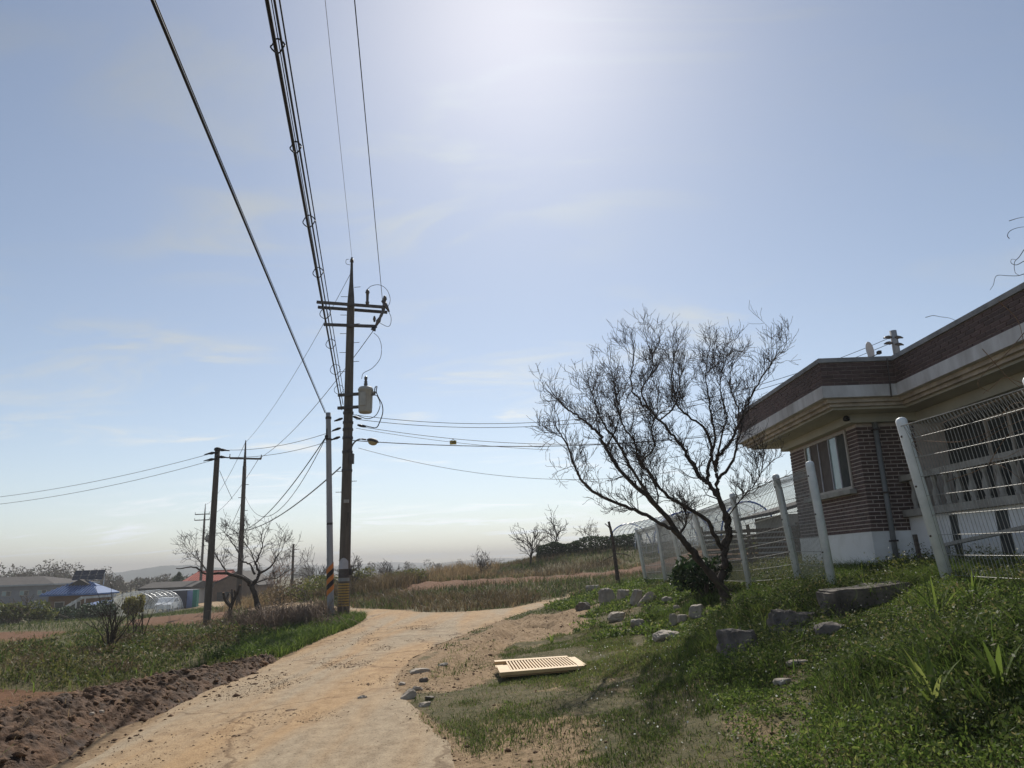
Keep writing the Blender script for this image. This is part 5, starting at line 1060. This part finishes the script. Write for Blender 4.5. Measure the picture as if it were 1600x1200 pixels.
# ------------------------------------------------------------------ leaf clouds, blades and weeds
def leaf_cloud(P, size, rng, name, asp=.45, updir=0.0):
    n = len(P); d = rng.normal(0, 1, (n, 3)); d[:, 2] += updir; d /= np.linalg.norm(d, axis=1)[:, None]; a = rng.normal(0, 1, (n, 3)); a -= d * (a * d).sum(1)[:, None]; a /= np.linalg.norm(a, axis=1)[:, None]
    s = (size * rng.uniform(.6, 1.4, n))[:, None]; V = np.stack([P - d * s * .5, P + a * s * asp * .5, P + d * s * .5, P - a * s * asp * .5], 1).reshape(-1, 3)
    return np_mesh(name, V, np.arange(n * 4).reshape(-1, 4), rnd=np.repeat(rng.random(n), 4))
def ball(rng, n, c, r):
    d = rng.normal(0, 1, (n, 3)); d /= np.linalg.norm(d, axis=1)[:, None]; return np.array(c) + d * np.array(r) * (rng.uniform(.35, 1, n) ** .5)[:, None]
def bush(px, py, w, h, m, label, seed, n=900, size=.12, y=None, name='leafy_bush', stem='bark', cat='bush', asp=.45):
    rng = np.random.default_rng(seed); b = hit(px, py) if y is None else np.array([aty(px, py, y)[0], y, tz(aty(px, py, y)[0], y)]); pts = []
    for k in range(7):
        c = b + np.array([rng.uniform(-.5, .5) * w, rng.uniform(-.4, .4) * w, h * rng.uniform(.3, .75)]); pts.append(ball(rng, n // 7, c, (w * .3, w * .3, h * .32)))
    P = np.concatenate(pts); P[:, 2] = np.maximum(P[:, 2], b[2]); t = thing(name, b, label, cat); link('foliage', leaf_cloud(P, size, rng, 'foliage', asp), m, t)
    S = Paths(); [S.add([b + (0, 0, -.05), b + np.array([rng.normal(0, .15 * w), rng.normal(0, .15 * w), h * .4]), b + np.array([rng.normal(0, .3 * w), rng.normal(0, .3 * w), h * .75])], .03, .01) for _ in range(6)]; link('stems', S.mesh('stems', 4), stem, t); return t
bush(1103, 925, 1.0, .85, 'evergreen', 'dark glossy evergreen shrub just behind the tree trunk', 1, 1500, .16, 15.5, asp=.3)
bush(38, 985, 3.0, 2.1, 'yellowgreen', 'rounded yellow-green bush below the grey hall', 2, 1500, .3, 60); bush(105, 985, 3.5, 1.6, 'evergreen', 'dark evergreen bush below the white stair rail', 3, 1500, .3, 66); bush(150, 975, 2.6, 1.8, 'evergreen', 'dark shrub in front of the tarpaulin shelter', 5, 1200, .3, 66)
bush(207, 965, 1.2, 1.7, 'forsythia', 'yellow-leaved bush in front of the silvery greenhouse', 4, 1200, .25, 58); bush(8, 980, 3.5, 1.5, 'evergreen', 'dark bush at the left edge of the photo', 6, 1000, .3, 62)
bush(556, 915, 1.6, 1.3, 'yellowgreen', 'olive bush on the bank just right of the tall pole', 8, 900, .14, 42); bush(630, 915, 2.4, 1.0, 'yellowgreen', 'wide olive bush on the dry bank', 9, 1100, .14, 45); bush(480, 925, 3.0, 1.4, 'yellowgreen', 'olive-green brush behind the brambles, left of the poles', 12, 1600, .14, 42); bush(440, 920, 2.6, 1.5, 'brownleaf', 'brown brush behind the gnarled tree', 13, 1500, .14, 44)
# conifer and hedge
rng = np.random.default_rng(4); b = np.array([aty(278, 915, 116)[0], 116, tz(-50, 116)]); hh = aty(278, 898, 116)[2] - b[2]; u = rng.random(1400); P = b + np.stack([rng.normal(0, 1, 1400) * 1.1 * (1 - u) ** .8, rng.normal(0, 1, 1400) * 1.1 * (1 - u) ** .8, .3 + u * hh], 1)
t = thing('conifer_tree', b, 'dark pointed conifer behind the long farmhouse', 'tree'); link('crown', leaf_cloud(P, .5, rng, 'crown', .3), 'evergreen', t); shaft(b, b + (0, 0, hh * .8), .16, .05, 4, 8).build('trunk', 'bark', t)
for k, (pa, pb_, ta, tb, lab) in enumerate([(838, 906, 852, 845, 'left half of the clipped evergreen hedge on the mound'), (906, 1004, 842, 835, 'right half of the clipped evergreen hedge on the mound')]):
    a = aty(pa, 865, 55.5); b = aty(pb_, 860, 55.5); n = 4200; u = rng.random(n); x = a[0] + (b[0] - a[0]) * u; zb = T(x, np.full(n, 55.5)); zt = aty(pa, ta, 55.5)[2] * (1 - u) + aty(pb_, tb, 55.5)[2] * u + (vn(x, x * 0, .9, 3) - .5) * .35
    P = np.stack([x, 55.5 + rng.normal(0, .35, n), zb + (zt - zb) * rng.random(n) ** .8], 1); t = thing('hedge', (a + b) / 2, lab, 'hedge'); link('foliage', leaf_cloud(P, .16, rng, 'foliage', .5), 'evergreen', t)
    [MB().tube([(q, 55.5, tz(q, 55.5) - .1), (q + .05, 55.5, tz(q, 55.5) + .8)], [.04, .02], 5).build('stem', 'bark', t) for q in np.arange(a[0] + .4, b[0], .8)]
# yard weeds and shrubs behind the greenhouse film
bush(1185, 850, 3.0, 1.6, 'yellowgreen', 'weedy green growth inside the nearer greenhouse', 21, 1200, .16, 38)
bush(1225, 855, 2.5, 1.5, 'grass', 'green shrub between the greenhouse and the shed', 22, 1000, .14, 33)

def blades(name, X, Y, Zb, Hh, Wd, m, label, lean=.45, seed=0, bend=.35):
    rng = np.random.default_rng(seed); n = len(X); a = rng.uniform(0, 6.28, n); lx = rng.normal(0, lean, n); ly = rng.normal(0, lean, n); B = np.stack([X, Y, Zb], 1); w = np.stack([np.cos(a), np.sin(a), 0 * a], 1) * (Wd * .5)[:, None]
    mid = B + np.stack([lx * Hh * .35, ly * Hh * .35, Hh * .6], 1); tipp = B + np.stack([lx * Hh * (1 + bend), ly * Hh * (1 + bend), Hh * rng.uniform(.75, 1.05, n)], 1)
    V = np.stack([B - w, B + w, mid - w * .8, mid + w * .8, tipp], 1).reshape(-1, 3); f = np.array([(0, 1, 3), (0, 3, 2), (2, 3, 4)]); Fq = (np.arange(n)[:, None, None] * 5 + f[None]).reshape(-1, 3)
    r = np.clip(rng.random(n) * .75 + (fbm(X, Y, 1.4, 3, 77) - .35) * .8, 0, 1)
    return tag(link(name, np_mesh(name, V, Fq, rnd=np.repeat(r, 5)), m), label, kind='stuff')
def rockfac(x, y):
    f = np.ones(len(x))
    for rx_, ry_, w_ in RP:
        m = (y < ry_) & (y > ry_ - 1.4 - .06 * ry_); f[m] *= 1 - .8 * np.exp(-((x[m] - rx_ * y[m] / ry_) / (w_ * 1.2)) ** 2)
    return f
def scatter(n, x0, x1, y0, y1, seed, fade=None):
    rng = np.random.default_rng(seed); x = rng.uniform(x0, x1, n); y = rng.uniform(y0, y1, n); return x, y, rng
def infrust(x, y, m=.6): return (x > -.74 * (y + .6) - m) & (x < .73 * (y + .8) + m)
def clip_house(x, y): return ~((x > 6.3) & (y > 2) & (y < 16.4) & ((x > 7.0) | (y > 12.95)))
# right bank: short patchy turf, denser and taller up the slope
x, y, rng = scatter(500000, -1.4, 6.6, 3.6, 15, 1); k = infrust(x, y) & clip_house(x, y); x, y = x[k], y[k]; z, r, g, t_, sd = G(x, y)
lushm = sstep(1.6, 3.4, x + (fbm(x, y, 1.2, 3, 90) - .5) * 2.0); pat = fbm(x, y, .9, 4, 91)
dens = np.clip(g * (.12 + .95 * sstep(.36, .60, pat)) * (.85 - .35 * lushm) * np.clip(1.35 - y / 24, .4, 1), 0, 1); k = rng.random(len(x)) < dens; x, y, z, lushm, pat = x[k], y[k], z[k], lushm[k], pat[k]
hgt = rockfac(x, y) * (.02 + .045 * pat + lushm * (.04 + .13 * sstep(.4, .75, pat))) * rng.uniform(.6, 1.4, len(x)); sel = rng.random(len(x)) < .25 + .5 * lushm
blades('turf_grass', x[~sel], y[~sel], z[~sel] - .015, hgt[~sel], .004 + .005 * rng.random((~sel).sum()), 'turf', 'short patchy turf on the verge right of the lane', seed=2)
blades('lush_grass', x[sel], y[sel], z[sel] - .015, hgt[sel] * 1.25, .005 + .007 * rng.random(sel.sum()), 'lush', 'lush green grass covering the right bank', seed=3)
x, y, rng = scatter(100000, -2, 10, 15, 34, 4); k = infrust(x, y) & clip_house(x, y); x, y = x[k], y[k]; z, r, g, t_, sd = G(x, y); pat = fbm(x, y, 1.2, 4, 92); k = rng.random(len(x)) < g * (.2 + .9 * sstep(.35, .65, pat)); x, y, z, pat = x[k], y[k], z[k], pat[k]
blades('verge_grass', x, y, z - .02, rockfac(x, y) * (.05 + .16 * pat * sstep(1, 4, x)) * rng.uniform(.6, 1.5, len(x)), .014 + .01 * rng.random(len(x)), 'grass', 'green grass around the stone row and fence foot', seed=5)
x, y, rng = scatter(64000, -1.8, 4.5, 3.6, 22, 51); k = infrust(x, y); x, y = x[k], y[k]; z, r, g, t_, sd = G(x, y); k = (sd < 0) & (rng.random(len(x)) < .25 + .75 * fbm(x, y, .5, 3, 98)) ; x, y, z = x[k], y[k], z[k]
blades('dry_litter', x, y, z - .003, rng.uniform(.008, .025, len(x)), .003 + .004 * rng.random(len(x)), 'dry', 'fine dry straw litter on the verge soil', lean=1.6, seed=52)
x, y, rng = scatter(9000, -2.2, 3, 4, 24, 53); k = infrust(x, y); x, y = x[k], y[k]; z, r, g, t_, sd = G(x, y); k = (sd < .1) & (t_ > .25) & (fbm(x, y, .8, 3, 99) > .42); x, y, z = x[k], y[k], z[k]
pebbles('verge_pebbles', x, y, z, np.clip(rng.lognormal(-4.6, .5, len(x)), .005, .05), 'clod', 'small clods and pebbles on the muddy verge', 54)
# bank behind the junction and the mound
x, y, rng = scatter(95000, -11, 22, 26, 60, 6); z, r, g, t_, sd = G(x, y); pat = fbm(x, y, 2.5, 4, 93); k = (g > rng.random(len(x))) & (rng.random(len(x)) < .25 + pat); x, y, z, pat = x[k], y[k], z[k], pat[k]; dr = rng.random(len(x)) < sstep(.42, .6, fbm(x, y, 3.0, 3, 94)) * .8 + .15
blades('bank_grass', x[~dr], y[~dr], z[~dr] - .03, (.15 + .25 * pat[~dr]) * rng.uniform(.6, 1.4, (~dr).sum()), np.full((~dr).sum(), .03), 'grass', 'rough green grass on the bank behind the fork', seed=7)
blades('bank_dry_grass', x[dr], y[dr], z[dr] - .03, (.2 + .3 * pat[dr]) * rng.uniform(.6, 1.4, dr.sum()), np.full(dr.sum(), .03), 'brownleaf', 'withered brown grass on the bank behind the fork', seed=8)
# dry reeds along the field edge
x, y, rng = scatter(42000, -20, 24, 46.5, 58, 9); k = (y - 46.5 < 9 - np.abs(x) * .02) & ~((x > -1.5) & (y > 47.2)) & (x < 12); x, y = x[k], y[k]; pat = fbm(x, y, 3.0, 3, 95); k = rng.random(len(x)) < sstep(.3, .6, pat); x, y, pat = x[k], y[k], pat[k]; z = T(x, y)
blades('dry_reeds', x, y, z - .05, (.35 + 1.0 * pat * sstep(46.5, 51, y)) * rng.uniform(.5, 1.4, len(x)), np.full(len(x), .035), 'dry', 'tall withered reeds along the far field edge', lean=.22, seed=10)
x, y, rng = scatter(16000, -21, -6, 37.5, 52, 12); k = (road_sd(x, y) < -.8) & (x > -.52 * y + 6.3); x, y = x[k], y[k]; blades('brush_grass', x, y, T(x, y) - .05, rng.uniform(.4, 1.1, len(x)), np.full(len(x), .035), 'brownleaf', 'brown brush grass behind the poles', lean=.4, seed=13)
# left verge, bank and lower meadow
x, y, rng = scatter(150000, -24, -4.4, 9, 34, 14); k = infrust(x, y); x, y = x[k], y[k]; z, r, g, t_, sd = G(x, y); pat = fbm(x, y, 1.3, 4, 96); k = (rng.random(len(x)) < g * (.25 + .9 * sstep(.35, .6, pat))) & ~((y < 14.3) & (x > -6.4)); x, y, z, pat = x[k], y[k], z[k], pat[k]
wz = rng.random(len(x)) < .55; x, y, z, pat = x[wz], y[wz], z[wz], pat[wz]; br_ = np.exp(-(((x + 5.6) / .9) ** 2 + ((y - 20) / 4.5) ** 2)); le = rng.random(len(x)) < .06 + br_
blades('bank_meadow', x[~le], y[~le], z[~le] - .03, (.05 + .20 * pat[~le]) * rng.uniform(.5, 1.5, (~le).sum()), .012 + .010 * rng.random((~le).sum()), 'turf', 'grass on the bank left of the lane', seed=15)
blades('verge_lush', x[le], y[le], z[le] - .03, (.10 + .25 * pat[le]) * rng.uniform(.6, 1.5, le.sum()), .016 + .012 * rng.random(le.sum()), 'lush', 'bright green verge grass around the poles', seed=16)
x, y, rng = scatter(26000, -7.6, -4.7, 15, 26, 17); sdv = road_sd(x, y); k = (sdv < -.05) & (sdv > -1.6); x, y = x[k], y[k]; z = G(x, y)[0]; blades('pole_island_grass', x, y, z - .03, rng.uniform(.08, .34, len(x)), np.full(len(x), .018), 'lush', 'bright grass tongue at the foot of the two poles', seed=18)
x, y, rng = scatter(45000, -70, -12, 30, 74, 19); k = infrust(x, y, 2); x, y = x[k], y[k]; z, r, g, t_, sd = G(x, y); k = rng.random(len(x)) < g; x, y, z = x[k], y[k], z[k]; blades('low_meadow', x, y, z - .03, rng.uniform(.1, .35, len(x)), np.full(len(x), .035), 'grass', 'green grass of the lower meadow on the left', seed=20)
x, y, rng = scatter(16000, -13, -5.4, 5.5, 14.5, 61); k = infrust(x, y); x, y = x[k], y[k]; z, r, g, t_, sd = G(x, y); k = (r > .3) & (fbm(x, y, .9, 3, 62) > .46); x, y, z = x[k], y[k], z[k]; n2 = len(x) // 3
pebbles('strip_clods', x[:n2], y[:n2], z[:n2], np.clip(rng.lognormal(-4.3, .6, n2), .006, .06), 'clod', 'clods on the bare soil strip behind the soil ridge', 63)
blades('strip_straw', x[n2:], y[n2:], z[n2:] - .01, rng.uniform(.02, .12, len(x) - n2), np.full(len(x) - n2, .006), 'dry', 'dry stubble on the bare soil strip behind the soil ridge', lean=.9, seed=64)
rng = np.random.default_rng(81); PC = []; PB_ = []
for k in range(170):
    cy_ = rng.uniform(14.2, 27); cx_ = -rng.uniform(6.3, 6.6 + .42 * (cy_ - 6))
    if road_sd(np.array([cx_]), np.array([cy_]))[0] > -.9: continue
    rr, hh = rng.uniform(.15, .5), rng.uniform(.12, .45); zz_ = tz(cx_, cy_); q = ball(rng, int(150 * rr / .3), (cx_, cy_, zz_ + hh * .4), (rr, rr, hh * .6)); (PC if rng.random() < .62 else PB_).append(q[q[:, 2] > zz_ - .03])
tag(link('left_clumps', leaf_cloud(np.concatenate(PC), .075, rng, 'left_clumps', .35, .3), 'grass'), 'rough green tussocks on the left bank', kind='stuff')
tag(link('left_dry_clumps', leaf_cloud(np.concatenate(PB_), .08, rng, 'left_dry_clumps', .25, .3), 'brownleaf'), 'withered brown tussocks on the left bank', kind='stuff')
# straw stuck in the berm
ii = RNG.integers(0, BX.size, 420); blades('berm_straw', BX.ravel()[ii], BY.ravel()[ii], BZ.ravel()[ii] - .02, RNG.uniform(.04, .2, 420), np.full(420, .006), 'dry', 'straw stalks sticking out of the soil ridge', lean=1.2, seed=22)

# broad-leaved weeds on the right bank
def weeds(name, n, x0, x1, y0, y1, seed, hmax, m, label, lsz=.045, thr=.45, per=16, cond=None):
    x, y, rng = scatter(n, x0, x1, y0, y1, seed); k = infrust(x, y) & clip_house(x, y); x, y = x[k], y[k]; z, r, g, t_, sd = G(x, y); p = fbm(x, y, 1.1, 3, seed + 100); k = (rng.random(len(x)) < g) & (p > thr)
    if cond is not None: k &= cond(x, y)
    x, y, z, p = x[k], y[k], z[k], p[k]; h = rockfac(x, y) * hmax * (.35 + 1.1 * (p - thr) / (1 - thr)) * rng.uniform(.5, 1.2, len(x)); q = rng.random((len(x), per)); rr = rng.normal(0, 1, (len(x), per, 2)) * (.35 * h + .02)[:, None, None]
    P = np.stack([x[:, None] + rr[..., 0], y[:, None] + rr[..., 1], z[:, None] + q * h[:, None]], -1).reshape(-1, 3); return tag(link(name, leaf_cloud(P, lsz, rng, name, .42, .35), m), label, kind='stuff'), P
weeds('bank_weeds', 14000, 1.2, 6.6, 3.6, 12, 31, .22, 'lush', 'leafy green weeds on the near right bank', .03, .44, 15, lambda x, y: x > 1.6 + (y - 6) * .12)
weeds('bank_weeds_dark', 11000, 2.0, 6.6, 3.6, 13, 32, .30, 'grass', 'taller darker weeds below the mesh fence', .036, .47, 15, lambda x, y: x > 2.6)
weeds('stone_row_weeds', 5200, .8, 6, 12, 26, 33, .28, 'lush', 'leafy weeds between the stones of the stone row', .07, .45, 14, lambda x, y: x > 1.0 + .3 * np.sin(y))
_, P = weeds('yard_weeds', 6000, 4.7, 7.0, 6, 19, 34, .42, 'yellowgreen', 'yellowish weeds along the house wall behind the mesh fence', .04, .34, 14)
rng = np.random.default_rng(9); top = P[rng.integers(0, len(P), 1500)] + np.array([0, 0, .06]); tag(link('weed_flowers', leaf_cloud(top, .022, rng, 'weed_flowers', .8), 'petal'), 'tiny white weed flowers along the house wall', kind='stuff')
x, y, rng = scatter(700, .6, 5, 4.5, 13, 37); z, r, g, t_, sd = G(x, y); k = g > .6; tag(link('turf_flowers', leaf_cloud(np.stack([x, y, z + .09], 1)[k], .016, rng, 'turf_flowers', .9), 'petal'), 'tiny pale flowers dotted through the near turf', kind='stuff')
weeds('left_weeds', 2600, -9.5, -4.6, 13.5, 27, 36, .26, 'yellowgreen', 'leafy weeds beside the left verge', .06, .52, 14, lambda x, y: road_sd(x, y) < -.1)
# rough taller weed clumps on the right bank
rng = np.random.default_rng(71); PC = []; SX = []; SY = []; SH = []
for k in range(120):
    cx_, cy_ = rng.uniform(1.9, 5.0), rng.uniform(4.3, 12.5)
    if cx_ < 2.0 + (cy_ - 5) * .12 or any(abs(cx_ - a) < b + .25 and cy_ > c_ - 1.2 - .1 * c_ and cy_ < c_ + .2 for a, c_, b in RP) or cx_ / cy_ > .78: continue
    rr, hh = rng.uniform(.12, .34), rng.uniform(.12, .40); zz_ = float(G(np.array([cx_]), np.array([cy_]))[0][0]); n_ = int(330 * rr / .2)
    q = ball(rng, n_, (cx_, cy_, zz_ + hh * .45), (rr, rr, hh * .6)); PC.append(q[q[:, 2] > zz_ - .02]); m_ = rng.integers(8, 26); SX.append(cx_ + rng.normal(0, rr * .7, m_)); SY.append(cy_ + rng.normal(0, rr * .7, m_)); SH.append(hh * rng.uniform(.8, 1.7, m_))
tag(link('weed_clumps', leaf_cloud(np.concatenate(PC), .036, rng, 'weed_clumps', .42, .3), 'grass'), 'rough leafy weed clumps scattered over the right bank', kind='stuff')
SX, SY, SH = map(np.concatenate, (SX, SY, SH)); blades('tall_weed_blades', SX, SY, G(SX, SY)[0] - .02, SH, .006 + .01 * rng.random(len(SX)), 'lush', 'tall arching blades among the weed clumps', lean=.55, seed=72)
# strap-leaved clumps
def strap(px, py, label, seed, n=9, L_=.42, w=.035, m='lush'):
    b = hit(px, py); rng = np.random.default_rng(seed); t = thing('strap_leaf_plant', b, label, 'plant', 'strap-leaved plants')
    for k in range(n):
        a = rng.uniform(0, 6.28); d = np.array([math.cos(a), math.sin(a), 0]); s = np.array([-d[1], d[0], 0]); V = []; Fq = []; l = L_ * rng.uniform(.6, 1.1); o_ = rng.uniform(.25, .7)
        for i in range(7):
            q = i / 6; c = b + d * l * o_ * q ** 1.6 + np.array([0, 0, l * (q - .35 * o_ * q * q)]); ww = w * .5 * math.sin(math.pi * min(.08 + q * .92, .995)) ** .6; V += [c - s * ww, c + np.array([0, 0, -.004]), c + s * ww]
        for i in range(6): Fq += [(i * 3, i * 3 + 1, i * 3 + 4, i * 3 + 3), (i * 3 + 1, i * 3 + 2, i * 3 + 5, i * 3 + 4)]
        me = np_mesh('leaf', np.array(V), np.array(Fq), rnd=np.full(21, .55 + .4 * rng.random()), smooth=True); link('leaf', me, m, t)
strap(1462, 1118, 'broad strap-leaved plant low on the right bank', 1); strap(1568, 1095, 'strap-leaved plant at the right edge of the photo', 2); strap(1470, 985, 'tall grassy strap-leaved clump below the nearest fence post', 3, 16, .5, .02); strap(1525, 960, 'grassy strap-leaved clump right of the nearest fence post', 4, 14, .45, .02); strap(862, 1008, 'small dark tuft in front of the muddy ruts', 5, 8, .25, .03)
# dry vines on the near fence panel and at the roof edge
def vine(paths, r, label, m='vine'):
    P = Paths(); [P.add(spline(p, 5), r, r * .5) for p in paths]; tag(link('dry_vine', P.mesh('dry_vine', 4), m), label, 'vine')
def onx(l, x=4.55, j=.02): return [atx(px, py, x + random.uniform(-j, j)) for px, py in l]
vine([onx([(1440, 710), (1425, 692), (1445, 689), (1500, 690), (1550, 672), (1600, 640)]), onx([(1470, 662), (1520, 640), (1560, 625), (1600, 610)]), onx([(1545, 725), (1560, 700), (1575, 680), (1600, 668)]), onx([(1480, 752), (1520, 738), (1555, 725), (1590, 745), (1600, 760)]), onx([(1565, 648), (1580, 632), (1600, 628)]), onx([(1530, 690), (1570, 668), (1600, 655)]), onx([(1555, 725), (1548, 718), (1570, 715), (1600, 700)])], .004, 'dry brown vine woven through the nearest mesh panel')
def ony(l, y): return [aty(px, py, y) for px, py in l]
vine([ony([(1600, 428), (1590, 431), (1575, 431), (1557, 431), (1552, 445), (1547, 453)], 9.0), ony([(1600, 390), (1592, 402), (1585, 410), (1586, 425), (1592, 430)], 9.0), ony([(1600, 408), (1588, 414), (1580, 411), (1581, 405), (1588, 406)], 9.0), ony([(1577, 345), (1590, 341), (1605, 338)], 8.8), ony([(1577, 373), (1574, 368), (1578, 361), (1590, 356), (1605, 354)], 8.8), [np.array([6.98, 8.6, 4.95]), aty(1622, 400, 8.75), aty(1616, 360, 8.8), aty(1605, 338, 8.8)], [np.array([6.95, 8.9, 4.95]), aty(1612, 405, 8.95), aty(1600, 390, 9.0)], [np.array([6.95, 8.95, 4.95]), aty(1606, 420, 9.0), aty(1600, 408, 9.0)], [aty(1605, 354, 8.8), aty(1614, 352, 8.8)], [np.array([6.95, 9.0, 4.95]), aty(1600, 428, 9.0)], ony([(1446, 496), (1458, 493), (1470, 495), (1484, 497), (1497, 503), (1507, 513)], 10.9)], .006, 'bare vine tips curling above the roof edge at the right', 'twig')
vine([ony([(1600, 520), (1570, 555), (1540, 580), (1528, 600), (1545, 612)], 7.9), ony([(1535, 545), (1575, 590), (1600, 610)], 7.9), ony([(1600, 600), (1570, 590), (1550, 605), (1536, 615)], 7.7), ony([(1560, 470), (1590, 500), (1600, 540)], 8.0)], .006, 'dry vine stems hanging down the house eaves at the right')

# ------------------------------------------------------------------ far woods and hills
rng = np.random.default_rng(12); PTS = []; TR = Paths()
for k in range(150):
    if k < 95: yy = rng.uniform(135, 200); px = rng.uniform(-60, 330); hh = rng.uniform(5.0, 8.0) * (1.1 if px < 120 else .85 if px < 190 else .62)
    else: yy = rng.uniform(230, 330); px = rng.uniform(330, 1100); hh = rng.uniform(4, 7)
    xx = (px - 800) / F * yy; z0 = tz(xx, yy); rr = hh * rng.uniform(.3, .45); TR.add([(xx, yy, z0 - .5), (xx, yy, z0 + hh * .6)], .18, .08)
    for q in range(5): PTS.append(ball(rng, 70, (xx + rng.normal(0, rr * .5), yy + rng.normal(0, rr * .5), z0 + hh * rng.uniform(.4, .8)), (rr * .6, rr * .6, hh * .25)))
P = np.concatenate(PTS); tag(link('far_wood', leaf_cloud(P, .55, rng, 'far_wood', .4), 'farwood'), 'distant brownish wood along the horizon', kind='stuff')
tag(link('far_trunks', TR.mesh('far_trunks', 4), 'bark'), 'trunks of the distant wood', kind='stuff')
def hills(name, y, prof, seed, label):
    pxs = np.linspace(-500, 2100, 420); h = np.interp(pxs, [p[0] for p in prof], [p[1] for p in prof]); h = h + (fbm(pxs, pxs * 0, 90, 4, seed) - .5) * 5 + (fbm(pxs, pxs * 0, 9, 3, seed + 3) - .5) * 1.6
    xs = (pxs - 800) / F * y; top = np.maximum(h, .5) / F * y + H; rows = [(-140, -4.0, 0), (-70, None, .62), (0, None, 1.0), (90, None, .6), (180, -4.0, 0)]; V = []
    for dy, zf, s in rows: V.append(np.stack([xs * (1 + dy / y), np.full_like(xs, y + dy), (np.full_like(xs, zf) if zf is not None else -4 + (top + 4) * s)], 1))
    n = len(pxs); id_ = np.arange(5 * n).reshape(5, n); Fq = np.stack([id_[:-1, :-1], id_[:-1, 1:], id_[1:, 1:], id_[1:, :-1]], -1).reshape(-1, 4)
    tag(link(name, np_mesh(name, np.concatenate(V), Fq, smooth=True), 'hill'), label, kind='structure')
hills('hills', 800, [(-500, 6), (100, 2), (200, 8), (260, 16), (300, 15), (350, 9), (420, 3), (560, 4), (650, 2), (2100, 4)], 1, 'low wooded hill beyond the village')
hills('far_hills', 1500, [(-500, 8), (300, 6), (470, 9), (520, 5), (600, 9), (660, 6), (760, 9), (850, 5), (1200, 9), (2100, 6)], 5, 'pale far ridge on the horizon')

# ------------------------------------------------------------------ haze
hz = MB().box(-2900, 2900, -380, 2900, -8, 48).build('haze', None); hm = bpy.data.materials.new('haze'); hm.use_nodes = True; N = hm.node_tree.nodes; N.remove(N['Principled BSDF'])
pv = N.new('ShaderNodeVolumePrincipled'); pv.inputs['Color'].default_value = (.66, .655, .66, 1); pv.inputs['Density'].default_value = .0009; pv.inputs['Anisotropy'].default_value = .2; hm.node_tree.links.new(pv.outputs[0], N['Material Output'].inputs['Volume'])
hz.data.materials.append(hm); tag(hz, 'thin pale spring haze over the farmland', kind='stuff')
